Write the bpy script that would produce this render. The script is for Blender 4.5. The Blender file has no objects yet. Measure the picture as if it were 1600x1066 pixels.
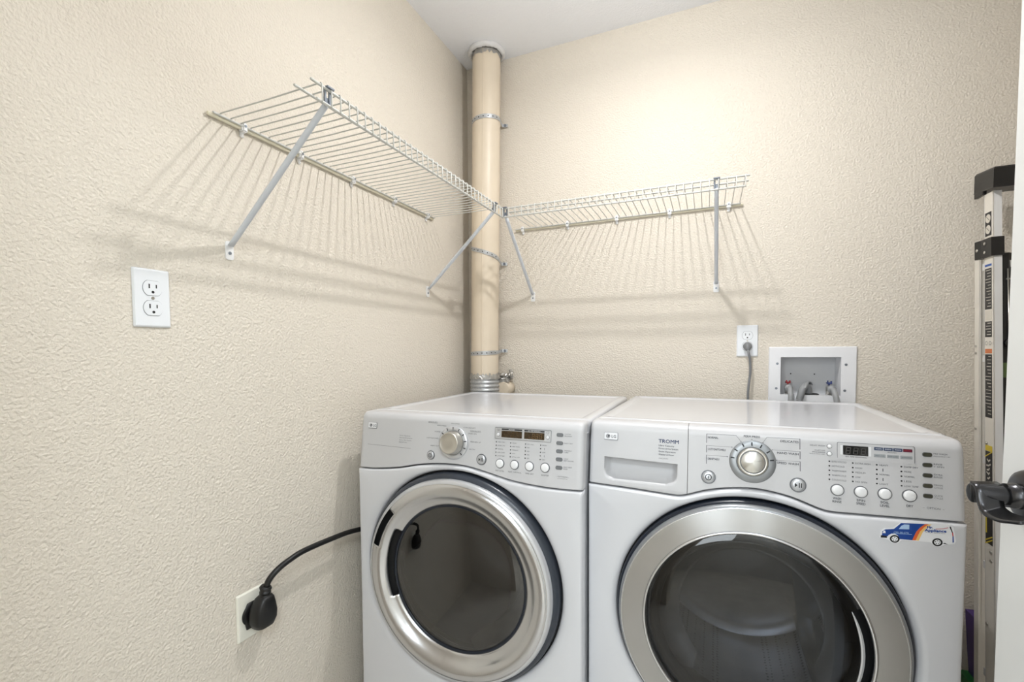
import bpy, bmesh, math, random
from mathutils import Vector, Matrix
from math import sin, cos, pi, radians as rad
random.seed(7)
sc = bpy.context.scene
col = sc.collection

# ------------------------------------------------------------------ camera
cd = bpy.data.cameras.new('camera'); cam = bpy.data.objects.new('camera', cd); col.objects.link(cam)
Rv = Vector((0.92038659, 0.39095129, -0.00675413)); Uv = Vector((-0.01116541, 0.04354456, 0.99898909)); Fv = Vector((-0.39085018, 0.91938075, -0.04444296))
m3 = Matrix((Rv, Uv, -Fv)).transposed()
cam.matrix_world = Matrix.Translation((1.0113, -1.8911, 1.1658)) @ m3.to_4x4()
cd.sensor_width = 36; cd.lens = 36 * 722.5587 / 1600
cd.shift_x = (800 - 799.0207) / 1600; cd.shift_y = (580.4546 - 533) / 1600
cd.clip_start = .02
sc.camera = cam

# ------------------------------------------------------------------ world, lights, exposure
w = bpy.data.worlds.new('world'); sc.world = w; w.use_nodes = True
w.node_tree.nodes['Background'].inputs[0].default_value = (.75, .85, 1, 1)
w.node_tree.nodes['Background'].inputs[1].default_value = .25

def area(name, loc, rot, size, power, color, shape='DISK', size_y=None):
    l = bpy.data.lights.new(name, 'AREA'); l.shape = shape; l.size = size
    if size_y: l.size_y = size_y
    l.energy = power; l.color = color
    o = bpy.data.objects.new(name, l); o.location = loc; o.rotation_euler = rot; col.objects.link(o); return o

pl = bpy.data.lights.new('ceiling_lamp_light', 'POINT'); pl.energy = 7.8; pl.color = (1, .99, .98); pl.shadow_soft_size = .018
po = bpy.data.objects.new('ceiling_lamp_light', pl); po.location = (.88, -.76, 2.29); col.objects.link(po)
area('ceiling_lamp_down_fill', (.88, -.76, 2.29), (0, 0, 0), .05, 6.7, (1, .99, .98))  # added downward share of the ceiling lamp, keeps the upper walls less hot
area('hall_streak_fill', (1.42, -2.75, 2.38), (0, 0, 0), .35, 12, (.86, .94, 1))  # unseen lamp added for the bright streak on the steel door ring
area('hall_left_wall_fill', (1.85, -2.70, 2.38), (0, 0, 0), .7, 22, (.80, .91, 1))  # unseen fill added to lift the near left wall through the doorway
area('hall_back_wall_fill', (.50, -3.22, 1.6), (rad(90), 0, 0), .8, 17, (.86, .94, 1), 'RECTANGLE', 1.3)  # unseen panel added to brighten the back wall's right side and the ladder

vs = sc.view_settings
vs.view_transform = 'Standard'; vs.look = 'None'; vs.gamma = 1; vs.use_curve_mapping = False
vs.exposure = 0.29

# ------------------------------------------------------------------ materials
def s2l(c):
    return tuple(((v / 255) / 12.92 if v <= 10 else (((v / 255) + .055) / 1.055) ** 2.4) for v in c)

def mat(name, rgb, rough=.5, metal=0., coat=0., spec=.5, noise=None, bump=None, aniso=None):
    m = bpy.data.materials.new(name); m.use_nodes = True
    nt = m.node_tree; b = nt.nodes['Principled BSDF']
    c = s2l(rgb) + (1,)
    b.inputs['Base Color'].default_value = c
    b.inputs['Roughness'].default_value = rough
    b.inputs['Metallic'].default_value = metal
    b.inputs['Coat Weight'].default_value = coat
    b.inputs['Specular IOR Level'].default_value = spec
    tc = nt.nodes.new('ShaderNodeTexCoord')
    if noise:                                    # (scale, amount): a little mottling of the colour
        n = nt.nodes.new('ShaderNodeTexNoise'); n.inputs['Scale'].default_value = noise[0]; n.inputs['Detail'].default_value = 4
        nt.links.new(tc.outputs['Object'], n.inputs['Vector'])
        mx = nt.nodes.new('ShaderNodeMixRGB'); mx.blend_type = 'MULTIPLY'
        mx.inputs[1].default_value = c
        rp = nt.nodes.new('ShaderNodeMapRange'); rp.inputs['To Min'].default_value = 1 - noise[1]; rp.inputs['To Max'].default_value = 1.0
        rp.inputs['From Min'].default_value = .3; rp.inputs['From Max'].default_value = .7
        nt.links.new(n.outputs['Fac'], rp.inputs['Value'])
        cmb = nt.nodes.new('ShaderNodeCombineColor')
        for i in range(3): nt.links.new(rp.outputs[0], cmb.inputs[i])
        nt.links.new(cmb.outputs[0], mx.inputs[2]); mx.inputs[0].default_value = 1
        nt.links.new(mx.outputs[0], b.inputs['Base Color'])
    if bump:                                     # (scale, strength, distance)
        n = nt.nodes.new('ShaderNodeTexNoise'); n.inputs['Scale'].default_value = bump[0]; n.inputs['Detail'].default_value = 3
        nt.links.new(tc.outputs['Object'], n.inputs['Vector'])
        bp = nt.nodes.new('ShaderNodeBump'); bp.inputs['Strength'].default_value = bump[1]; bp.inputs['Distance'].default_value = bump[2]
        nt.links.new(n.outputs['Fac'], bp.inputs['Height']); nt.links.new(bp.outputs[0], b.inputs['Normal'])
    if aniso:
        b.inputs['Anisotropic'].default_value = aniso; b.inputs['Anisotropic Rotation'].default_value = .25
        tg = nt.nodes.new('ShaderNodeTangent'); tg.direction_type = 'RADIAL'; tg.axis = 'Y'
        nt.links.new(tg.outputs[0], b.inputs['Tangent'])
    return m

def wall_mat(name, rgb, strength=1., scale=1.):
    m = mat(name, rgb, .62, spec=.35)
    nt = m.node_tree; b = nt.nodes['Principled BSDF']
    tc = [n for n in nt.nodes if n.type == 'TEX_COORD'][0]
    mp = nt.nodes.new('ShaderNodeMapping'); nt.links.new(tc.outputs['Object'], mp.inputs['Vector'])
    n1 = nt.nodes.new('ShaderNodeTexNoise'); n1.inputs['Scale'].default_value = 170 * scale; n1.inputs['Detail'].default_value = 3; n1.inputs['Distortion'].default_value = .15
    n2 = nt.nodes.new('ShaderNodeTexNoise'); n2.inputs['Scale'].default_value = 62 * scale; n2.inputs['Detail'].default_value = 2; n2.inputs['Distortion'].default_value = .2
    for n in (n1, n2): nt.links.new(mp.outputs[0], n.inputs['Vector'])
    r1 = nt.nodes.new('ShaderNodeValToRGB'); r1.color_ramp.elements[0].position = .34; r1.color_ramp.elements[1].position = .66
    nt.links.new(n1.outputs['Fac'], r1.inputs[0])
    r2 = nt.nodes.new('ShaderNodeValToRGB'); r2.color_ramp.elements[0].position = .36; r2.color_ramp.elements[1].position = .64
    nt.links.new(n2.outputs['Fac'], r2.inputs[0])
    ad = nt.nodes.new('ShaderNodeMath'); ad.operation = 'MULTIPLY_ADD'; ad.inputs[1].default_value = .42
    nt.links.new(r2.outputs[0], ad.inputs[0]); nt.links.new(r1.outputs[0], ad.inputs[2])
    bp = nt.nodes.new('ShaderNodeBump'); bp.inputs['Strength'].default_value = .72 * strength; bp.inputs['Distance'].default_value = .002
    nt.links.new(ad.outputs[0], bp.inputs['Height']); nt.links.new(bp.outputs[0], b.inputs['Normal'])
    return m

def glass_mat(name, tint, rough=.0, ior=1.5, gloss=1.):
    m = bpy.data.materials.new(name); m.use_nodes = True; nt = m.node_tree; nt.nodes.clear()
    o = nt.nodes.new('ShaderNodeOutputMaterial'); mx = nt.nodes.new('ShaderNodeMixShader')
    t = nt.nodes.new('ShaderNodeBsdfTransparent'); t.inputs[0].default_value = (*tint, 1)
    g = nt.nodes.new('ShaderNodeBsdfGlossy'); g.inputs['Roughness'].default_value = rough; g.inputs[0].default_value = (gloss, gloss, gloss, 1)
    f = nt.nodes.new('ShaderNodeFresnel'); f.inputs[0].default_value = ior
    nt.links.new(f.outputs[0], mx.inputs[0]); nt.links.new(t.outputs[0], mx.inputs[1]); nt.links.new(g.outputs[0], mx.inputs[2]); nt.links.new(mx.outputs[0], o.inputs[0])
    return m

M = dict(
    wall=wall_mat('beige_wall_paint', (225, 217, 204)),
    hall=mat('hall_paint', (216, 214, 210), .7, noise=(3, .05)),
    ceiling=wall_mat('ceiling_paint', (246, 248, 253), .45, .8),
    floor=mat('floor_tile', (206, 200, 190), .5, noise=(8, .2)),
    doorp=mat('white_door_paint', (226, 228, 228), .35, noise=(5, .03)),
    white=mat('white_enamel', (212, 213, 217), .18, coat=.3, noise=(4, .02)),
    panel=mat('white_plastic', (198, 198, 200), .33, noise=(5, .02)),
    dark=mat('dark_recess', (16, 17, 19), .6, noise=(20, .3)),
    black=mat('black_plastic', (20, 20, 21), .38, noise=(30, .3), bump=(300, .15, .0005)),
    navy=mat('navy_plastic', (52, 58, 68), .3, noise=(10, .1)),
    navyd=mat('dark_navy_plastic', (14, 24, 38), .3, noise=(10, .1)),
    chrome=mat('chrome', (214, 216, 220), .2, 1., noise=(6, .06), bump=(60, .25, .0008)),
    silver=mat('silver_paint', (206, 208, 212), .28, .55, noise=(20, .04)),
    brushed=mat('brushed_steel', (192, 192, 192), .40, 1., noise=(8, .08), aniso=.95),
    brushcap=mat('brushed_cap', (215, 214, 210), .25, 1., noise=(30, .04), aniso=.9),
    satin=mat('satin_metal', (196, 193, 186), .3, .85, noise=(20, .05)),
    greyring=mat('grey_ring', (150, 153, 156), .35, .6, noise=(20, .06)),
    print=mat('grey_print', (84, 86, 92), .6, noise=(50, .1)),
    printd=mat('black_print', (28, 29, 33), .5, noise=(50, .1)),
    tromm=mat('navy_print', (28, 44, 88), .5, noise=(50, .1)),
    lcd=mat('dark_display', (34, 33, 32), .12, coat=.5, noise=(50, .2)),
    lcdb=mat('amber_display', (62, 46, 24), .2, coat=.5, noise=(300, .4)),
    seg=mat('display_segment', (70, 68, 66), .4, noise=(50, .1)),
    segb=mat('amber_segment', (112, 84, 40), .4, noise=(50, .1)),
    blueled=mat('blue_window', (44, 62, 96), .3, noise=(60, .1)),
    redled=mat('maroon_window', (94, 28, 54), .3, noise=(60, .1)),
    greyled=mat('grey_window', (158, 163, 166), .3, noise=(60, .05)),
    pill=mat('grey_lens', (118, 121, 124), .3, .2, noise=(60, .1)),
    pillo=mat('olive_lens', (66, 66, 56), .3, noise=(60, .1)),
    btn=mat('button_white', (232, 233, 235), .25, coat=.3, noise=(30, .02)),
    btns=mat('button_silver', (190, 192, 196), .28, .5, noise=(30, .04)),
    edge=mat('grey_button_edge', (112, 114, 118), .35, .4, noise=(30, .05)),
    glass_d=glass_mat('dryer_smoked_glass', (.5, .5, .5), ior=1.9),
    glass_w=glass_mat('washer_smoked_glass', (.45, .46, .48), ior=1.6),
    bowl=glass_mat('clear_bowl', (.72, .73, .75), .16, gloss=.3),
    steel=mat('drum_steel', (150, 153, 158), .25, .9, noise=(20, .15)),
    drumw=mat('drum_grey', (196, 197, 198), .4, .2, noise=(9, .2)),
    wire=mat('white_wire', (208, 208, 203), .35, noise=(30, .03)),
    brace=mat('white_brace', (212, 217, 224), .35, noise=(30, .03)),
    rodb=mat('beige_rod', (236, 230, 208), .45, noise=(30, .05)),
    plastic=mat('white_clip', (240, 240, 240), .35, noise=(30, .03)),
    galv=mat('galvanised_strap', (200, 202, 204), .35, .5, noise=(120, .25)),
    greysteel=mat('grey_steel', (140, 147, 157), .35, .6, noise=(60, .1)),
    pipe=mat('painted_pipe', (224, 210, 189), .42, noise=(12, .04), bump=(40, .2, .001)),
    foil=mat('foil_tape', (190, 188, 184), .3, .75, noise=(40, .2), bump=(70, .8, .004)),
    plaster=mat('white_plaster', (226, 226, 226), .8, noise=(60, .08), bump=(60, .6, .004)),
    plate=mat('white_cover_plate', (236, 239, 243), .3, noise=(20, .02)),
    ivory=mat('ivory_cover_plate', (236, 234, 222), .35, noise=(20, .02)),
    slot=mat('slot_black', (14, 14, 15), .6, noise=(60, .2)),
    rubber=mat('black_rubber', (17, 17, 18), .42, noise=(60, .2)),
    cord=mat('grey_cord', (128, 130, 133), .45, noise=(60, .1)),
    hose=mat('grey_hose', (158, 160, 162), .45, noise=(40, .08)),
    box=mat('box_plastic', (235, 236, 239), .4, noise=(20, .02)),
    boxshade=mat('box_plastic_shaded', (206, 207, 209), .45, noise=(20, .03)),  # box plastic greyed for the shade inside the recess
    red=mat('red_handle', (150, 28, 36), .4, noise=(60, .1)),
    blue=mat('blue_handle', (62, 74, 128), .4, noise=(60, .1)),
    alu=mat('aluminium', (226, 226, 226), .42, .15, noise=(14, .08)),
    alulit=mat('aluminium_cream_lit', (232, 227, 217), .45, .1, noise=(14, .06)),  # same aluminium, with the cream light on these faces put into its colour
    labelb=mat('black_label', (42, 42, 44), .5, noise=(260, .5)),
    labelw=mat('pale_label', (214, 208, 196), .5, noise=(40, .05)),
    labelbl=mat('blue_label', (50, 92, 170), .5, noise=(40, .05)),
    labelo=mat('orange_label', (206, 116, 66), .5, noise=(40, .05)),
    labely=mat('yellow_label', (214, 190, 62), .5, noise=(40, .05)),
    bronze=mat('dark_bronze', (72, 72, 74), .26, .9, noise=(25, .15)),
    olive=mat('olive_print', (84, 104, 58), .4, noise=(20, .15)),
    purple=mat('purple_plastic', (70, 38, 120), .35, noise=(12, .2)),
    green=mat('green_print', (40, 120, 60), .4, noise=(20, .15)),
    stw=mat('sticker_white', (232, 233, 236), .3, noise=(40, .02)),
    stb=mat('sticker_blue', (34, 72, 150), .3, noise=(120, .12)),
    sto=mat('sticker_orange', (226, 104, 54), .3, noise=(60, .05)),
    sty=mat('sticker_yellow', (240, 196, 120), .3, noise=(60, .05)),
    stl=mat('sticker_pale_blue', (176, 204, 236), .3, noise=(60, .05)),
    str=mat('sticker_red', (190, 46, 50), .3, noise=(60, .05)),
)
# perforations of the washer drum: shade in the holes painted as dark spots
def perforate(m):
    nt = m.node_tree; b = nt.nodes['Principled BSDF']
    tc = [n for n in nt.nodes if n.type == 'TEX_COORD'][0]
    v = nt.nodes.new('ShaderNodeTexVoronoi'); v.inputs['Scale'].default_value = 85; v.inputs['Randomness'].default_value = .15
    nt.links.new(tc.outputs['Object'], v.inputs['Vector'])
    r = nt.nodes.new('ShaderNodeValToRGB'); r.color_ramp.elements[0].position = .22; r.color_ramp.elements[1].position = .3
    r.color_ramp.elements[0].color = (.02, .02, .02, 1); r.color_ramp.elements[1].color = (.36, .37, .39, 1)
    nt.links.new(v.outputs['Distance'], r.inputs[0]); nt.links.new(r.outputs[0], b.inputs['Base Color'])
M['perf'] = mat('perforated_drum', (160, 163, 168), .28, .9); perforate(M['perf'])

# ------------------------------------------------------------------ mesh helpers
class MB:
    def __init__(s): s.v = []; s.f = []; s.mi = []; s.mats = []; s.cur = 0; s.sm = []; s.smooth = False
    def use(s, m):
        if m not in s.mats: s.mats.append(m)
        s.cur = s.mats.index(m); return s
    def add(s, vs_, fs, smooth=None):
        k = len(s.v); s.v += [tuple(a) for a in vs_]
        for f in fs:
            s.f.append(tuple(i + k for i in f)); s.mi.append(s.cur); s.sm.append(s.smooth if smooth is None else smooth)
        return s
    def box(s, a, b, bev=0.):
        bm = bmesh.new(); bmesh.ops.create_cube(bm, size=1)
        for v in bm.verts: v.co = Vector([(a[i] + b[i]) / 2 + v.co[i] * (b[i] - a[i]) for i in range(3)])
        if bev: bmesh.ops.bevel(bm, geom=bm.edges[:], offset=bev, segments=3, affect='EDGES', profile=.5)
        s.bm(bm, False); return s
    def bm(s, bm, smooth):
        bm.verts.index_update()
        s.add([v.co[:] for v in bm.verts], [[v.index for v in f.verts] for f in bm.faces], smooth); bm.free()
    def tube(s, pts, r, n=10, caps=True, closed=False):
        pts = [Vector(p) for p in pts]; N = len(pts)
        rr = r if isinstance(r, (list, tuple)) else [r] * N
        T = []
        for i in range(N):
            if closed: a, b = pts[i - 1], pts[(i + 1) % N]
            else: a, b = pts[max(i - 1, 0)], pts[min(i + 1, N - 1)]
            T.append((b - a).normalized())
        up = Vector((0, 0, 1)) if abs(T[0].z) < .9 else Vector((1, 0, 0))
        nx = T[0].cross(up).normalized(); vs_ = []
        for i in range(N):
            nx = (nx - T[i] * nx.dot(T[i])).normalized(); ny = T[i].cross(nx)
            for k in range(n):
                a = 2 * pi * k / n; vs_.append(pts[i] + (nx * cos(a) + ny * sin(a)) * rr[i])
        fs = []
        for i in range(N if closed else N - 1):
            j = (i + 1) % N
            for k in range(n): fs.append((i * n + k, i * n + (k + 1) % n, j * n + (k + 1) % n, j * n + k))
        s.add(vs_, fs, True)
        if caps and not closed:
            k0 = len(s.v) - N * n
            s.f.append(tuple(k0 + k for k in range(n))[::-1]); s.mi.append(s.cur); s.sm.append(False)
            s.f.append(tuple(k0 + (N - 1) * n + k for k in range(n))); s.mi.append(s.cur); s.sm.append(False)
        return s
    def cyl(s, a, b, r, n=24, r2=None):
        return s.tube([a, b], [r, r if r2 is None else r2], n)
    def lathe(s, c, prof, n=96, axis='-y', capi=False, skip=None, smooth=True):
        # prof: (radius, out); out along -y (or +z)
        vs_ = []; P = len(prof)
        for k in range(n):
            a = 2 * pi * k / n
            for r, o in prof:
                if axis == '-y': vs_.append((c[0] + r * cos(a), c[1] - o, c[2] + r * sin(a)))
                elif axis == '-x': vs_.append((c[0] - o, c[1] + r * cos(a), c[2] + r * sin(a)))
                elif axis == 'x': vs_.append((c[0] + o, c[1] + r * cos(a), c[2] + r * sin(a)))
                else: vs_.append((c[0] + r * cos(a), c[1] + r * sin(a), c[2] + o))
        fs = []
        for k in range(n):
            j = (k + 1) % n
            for i in range(P - 1):
                if skip and skip(360 * (k + .5) / n, (prof[i][0] + prof[i + 1][0]) / 2): continue
                fs.append((k * P + i, k * P + i + 1, j * P + i + 1, j * P + i))
        s.add(vs_, fs, smooth)
        if capi:
            k0 = len(s.v) - n * P
            s.f.append(tuple(k0 + k * P + P - 1 for k in range(n))); s.mi.append(s.cur); s.sm.append(False)
        return s
    def loft(s, loops, caps=True, smooth=False):
        n = len(loops[0]); vs_ = [p for l in loops for p in l]; fs = []
        for i in range(len(loops) - 1):
            for k in range(n): fs.append((i * n + k, i * n + (k + 1) % n, (i + 1) * n + (k + 1) % n, (i + 1) * n + k))
        if caps: fs.append(tuple(range(n))[::-1]); fs.append(tuple((len(loops) - 1) * n + k for k in range(n)))
        s.add(vs_, fs, smooth); return s
    def grid(s, rows, smooth=True):
        n = len(rows[0]); vs_ = [p for r in rows for p in r]
        s.add(vs_, [(i * n + k, i * n + k + 1, (i + 1) * n + k + 1, (i + 1) * n + k) for i in range(len(rows) - 1) for k in range(n - 1)], smooth); return s
    def prism(s, poly, place, h0, h1):
        # poly of 2d points extruded between heights h0..h1; place(x, y, h) -> 3d
        n = len(poly)
        vs_ = [place(x, y, h0) for x, y in poly] + [place(x, y, h1) for x, y in poly]
        s.add(vs_, [tuple(range(n))[::-1], tuple(range(n, 2 * n))] + [(k, (k + 1) % n, n + (k + 1) % n, n + k) for k in range(n)], False); return s
    def build(s, name, m=None, parent=None, world=False, fix=True, auto=None):
        me = bpy.data.meshes.new(name); v = s.v
        if world and parent is not None:
            l = parent.location if parent.parent is None else parent.parent.location
            l = Vector(l); v = [Vector(p) - l for p in v]
        me.from_pydata(v, [], s.f)
        if s.mats:
            for mm in s.mats: me.materials.append(mm)
            me.polygons.foreach_set('material_index', s.mi)
        else: me.materials.append(m)
        me.polygons.foreach_set('use_smooth', s.sm)
        if fix:
            bm = bmesh.new(); bm.from_mesh(me); bmesh.ops.recalc_face_normals(bm, faces=bm.faces[:]); bm.to_mesh(me); bm.free()
        me.update()
        o = bpy.data.objects.new(name, me); col.objects.link(o)
        if parent is not None: o.parent = parent
        return o

def each(mb, name, m, parent, world=False):
    # every loose piece becomes an object of its own
    par = list(range(len(mb.v)))
    def fd(i):
        while par[i] != i: par[i] = par[par[i]]; i = par[i]
        return i
    for f in mb.f:
        for i in f[1:]: par[fd(i)] = fd(f[0])
    gr = {}
    for k, f in enumerate(mb.f): gr.setdefault(fd(f[0]), []).append(k)
    out = []
    for ks in gr.values():
        q = MB(); q.mats = mb.mats; ids = sorted({i for k in ks for i in mb.f[k]}); mp = {i: j for j, i in enumerate(ids)}
        q.v = [mb.v[i] for i in ids]; q.f = [tuple(mp[i] for i in mb.f[k]) for k in ks]; q.mi = [mb.mi[k] for k in ks]; q.sm = [mb.sm[k] for k in ks]
        out.append(q.build(name, m, parent, world))
    return out
def stuff(o): o['kind'] = 'stuff'; return o

def catmull(pts, n=8):
    pts = [Vector(p) for p in pts]; P = [pts[0] * 2 - pts[1]] + pts + [pts[-1] * 2 - pts[-2]]; out = []
    for i in range(1, len(P) - 2):
        for k in range(n):
            t = k / n; a, b, c, d = P[i - 1:i + 3]
            out.append(.5 * ((2 * b) + (c - a) * t + (2 * a - 5 * b + 4 * c - d) * t * t + (3 * b - a - 3 * c + d) * t ** 3))
    out.append(pts[-1]); return out

def thing(name, label, cat, loc=(0, 0, 0), rz=0, group=None):
    o = bpy.data.objects.new(name, None); col.objects.link(o); o.location = loc; o.rotation_euler = (0, 0, rz)
    o.empty_display_size = .05; o['label'] = label; o['category'] = cat
    if group: o['group'] = group
    return o
def tag(o, label, cat, group=None):
    o['label'] = label; o['category'] = cat
    if group: o['group'] = group
    return o
def lab(o, l): o['label'] = l; return o
def struct(o): o['kind'] = 'structure'; return o
def copy(o, parent=None, loc=None):
    c = o.copy(); col.objects.link(c)
    if parent is not None: c.parent = parent
    if loc is not None: c.location = loc
    return c

# flat lettering
_fc = {}
def glyphs(text):
    if text not in _fc:
        cu = bpy.data.curves.new('t', 'FONT'); cu.body = text; cu.size = 1; cu.resolution_u = 2
        o = bpy.data.objects.new('t', cu); col.objects.link(o)
        dg = bpy.context.evaluated_depsgraph_get(); me = o.evaluated_get(dg).to_mesh()
        vs_ = [v.co[:2] for v in me.vertices]; fs = [tuple(p.vertices) for p in me.polygons]
        o.evaluated_get(dg).to_mesh_clear(); bpy.data.objects.remove(o); bpy.data.curves.remove(cu)
        _fc[text] = (vs_, fs)
    return _fc[text]
_cap = None
def text(mb, s, x, y, h, place, align='c', width=None, bold=0.):
    global _cap
    if _cap is None:
        v, _ = glyphs('H'); _cap = max(p[1] for p in v)
    v, f = glyphs(s)
    if not v: return
    x0 = min(p[0] for p in v); x1 = max(p[0] for p in v); sy = h / _cap; sx = sy if width is None else width / (x1 - x0)
    ox = {'c': (x0 + x1) / 2, 'l': x0, 'r': x1}[align]
    offs = [(0, 0)] if not bold else [(-bold, 0), (bold, 0), (0, bold), (0, -bold)]
    for k, (bx, by) in enumerate(offs):
        mb.add([place(x + (p[0] - ox) * sx + bx, y + p[1] * sy - h / 2 + by, .0001 * k) for p in v], f, False)

# ------------------------------------------------------------------ room
CZ = 2.4274
def slab(name, a, b, m): return struct(MB().box(a, b).build(name, m))
slab('floor', (-.1, -3.5, -.1), (2.4, .1, 0), M['floor'])
slab('ceiling', (-.1, -3.5, CZ), (2.4, .1, CZ + .1), M['ceiling'])
slab('wall_left', (-.1, -3.5, 0), (0, .1, CZ), M['wall'])
slab('wall_right', (2.1, -3.5, 0), (2.2, .1, CZ), M['wall'])
# back wall with the opening of the washer box
mb = MB(); hx0, hx1, hz0, hz1 = 1.245, 1.436, 1.0, 1.139
for a, b in (((0, 0, 0), (hx0, .1, CZ)), ((hx1, 0, 0), (2.1, .1, CZ)), ((hx0, 0, 0), (hx1, .1, hz0)), ((hx0, 0, hz1), (hx1, .1, CZ))): mb.box(a, b)
struct(mb.build('wall_back', M['wall']))
mb = MB()
for a, b in (((0, -2.05, 0), (.52, -1.93, CZ)), ((1.44, -2.05, 0), (2.1, -1.93, CZ)), ((.52, -2.05, 2.05), (1.44, -1.93, CZ))): mb.box(a, b)
struct(mb.build('wall_front', M['wall']))
slab('wall_hall', (0, -3.4, 0), (2.1, -3.3, CZ), M['hall'])

# ------------------------------------------------------------------ door leaf at the right edge, with lever handle
dth = math.atan2(1.40 - 1.3626, -.76)  # leaf direction from the latch edge to the hinge
door = bpy.data.objects.new('door_1', None); col.objects.link(door); door.location = (1.3626, -1.098, 0); struct(door)
# local frame: e along leaf towards the hinge, n into the leaf thickness (+x)
e = Vector((.0374, -.76, 0)).normalized(); nrm = Vector((-e.y, e.x, 0))
if nrm.x < 0: nrm = -nrm
def DL(a, b, z): return tuple(e * a + nrm * b + Vector((0, 0, z)))
mb = MB()
def dbox(a0, a1, b0, b1, z0, z1, bev=.003):
    bm = bmesh.new(); bmesh.ops.create_cube(bm, size=1)
    for v in bm.verts:
        v.co = Vector(((a0 + a1) / 2 + v.co.x * (a1 - a0), (b0 + b1) / 2 + v.co.y * (b1 - b0), (z0 + z1) / 2 + v.co.z * (z1 - z0)))
    bmesh.ops.bevel(bm, geom=bm.edges[:], offset=bev, segments=2, affect='EDGES')
    for v in bm.verts: v.co = Vector(DL(*v.co))
    mb.bm(bm, False)
dbox(0, .76, 0, .035, .012, 2.03)
leaf = mb.build('door_leaf', M['doorp'], door)
# handle: rose, neck, lever
hz = .9895; ha = .060
mb = MB()
prof = [(0.001, .0125), (.024, .0125), (.029, .010), (.0315, .005), (.0315, 0)]
n = 64; vs_ = []
for k in range(n):
    t = 2 * pi * k / n
    for r, o in prof: vs_.append(DL(ha + r * cos(t), -o, hz + r * sin(t)))
mb.add(vs_, [(k * 5 + i, k * 5 + i + 1, ((k + 1) % n) * 5 + i + 1, ((k + 1) % n) * 5 + i) for k in range(n) for i in range(4)], True)
rose = lab(mb.build('handle_rose', M['bronze'], door), 'dark round rose of the door handle')
mb = MB()
mb.tube([DL(ha, -.008, hz), DL(ha, -.020, hz), DL(ha, -.0205, hz), DL(ha, -.026, hz)], [.0150, .0150, .0140, .0140], 32)
# hollow ended tube: outside out to its end, then back down the bore
mb.tube([DL(ha, -.024, hz), DL(ha, -.027, hz), DL(ha, -.0560, hz), DL(ha, -.0572, hz), DL(ha, -.0572, hz), DL(ha, -.0560, hz), DL(ha, -.046, hz)], [.0108, .0115, .0115, .0112, .0098, .0092, .0085], 32)
neck = mb.build('handle_neck', M['bronze'], door)
# lever blade: peels off the tube, sweeps down in an S and runs along the door towards the hinge
mb = MB()
def sheet(stations, th):
    S = [[Vector(p) for p in st] for st in stations]; n = len(S); k = len(S[0]); loops = []
    for i in range(n):
        row = []
        for j in range(k):
            du = S[min(i + 1, n - 1)][j] - S[max(i - 1, 0)][j]; dv = S[i][min(j + 1, k - 1)] - S[i][max(j - 1, 0)]
            row.append(du.cross(dv).normalized() * th / 2)
        loops.append([tuple(S[i][j] + row[j]) for j in range(k)] + [tuple(S[i][j] - row[j]) for j in reversed(range(k))])
    mb.loft(loops, True, True)
se = [(.056, -.0572, .0118), (.0655, -.0572, .0095), (.0705, -.0572, .0030), (.073, -.0572, -.0060), (.077, -.0570, -.0135), (.085, -.0565, -.0185), (.107, -.0555, -.0180), (.126, -.055, -.0130), (.142, -.0545, -.0085)]
ue = [(.050, -.0290, .0118), (.0590, -.0290, .0105), (.0640, -.0300, .0060), (.0665, -.0310, -.0005), (.0700, -.0320, -.0075), (.076, -.0330, -.0120), (.090, -.0340, -.0135), (.112, -.0360, -.0110), (.134, -.0390, -.0075)]
S_ = catmull(se, 5); U_ = catmull(ue, 5)
sheet([[DL(*(lambda p: (p.x, p.y, hz + p.z))(a.lerp(b, j / 4))) for j in range(5)] for a, b in zip(S_, U_)], .0034)
lever = lab(mb.build('handle_lever', M['bronze'], door), 'wave shaped dark metal lever curling at its end')

# ------------------------------------------------------------------ the two machines
T7 = math.tan(rad(7)); ZT = .985; L7 = math.hypot(1, T7)
def PP(x, z, off=0.): return (x, -T7 * (ZT - z) - off / L7, z + off * T7 / L7)
def FP(x, z, off=0.): return (x, -.022 - off, z)
def interp(pts):
    def fn(x):
        if x <= pts[0][0]: return pts[0][1]
        for i in range(len(pts) - 1):
            if x <= pts[i + 1][0]:
                p0 = pts[max(i - 1, 0)]; p1 = pts[i]; p2 = pts[i + 1]; p3 = pts[min(i + 2, len(pts) - 1)]
                h = p2[0] - p1[0]; t = (x - p1[0]) / h
                m1 = (p2[1] - p0[1]) / (p2[0] - p0[0]) * h; m2 = (p3[1] - p1[1]) / (p3[0] - p1[0]) * h
                return (2 * t ** 3 - 3 * t * t + 1) * p1[1] + (t ** 3 - 2 * t * t + t) * m1 + (-2 * t ** 3 + 3 * t * t) * p2[1] + (t ** 3 - t * t) * m2
        return pts[-1][1]
    return fn
seam_d = interp([(0, .8325), (.0557, .8343), (.1331, .8433), (.2069, .858), (.2779, .8657), (.3464, .865), (.4126, .8537), (.476, .841), (.5562, .8340), (.6134, .8335), (.668, .8350)])
seam_w = interp([(0, .842), (.104, .8389), (.1874, .835), (.2113, .8353), (.2275, .8396), (.2654, .853), (.315, .8634), (.3627, .8667), (.4000, .8628), (.4333, .8555), (.4794, .8394), (.4973, .8366), (.5453, .8378), (.6075, .84), (.6472, .8418), (.706, .8445)])

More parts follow.
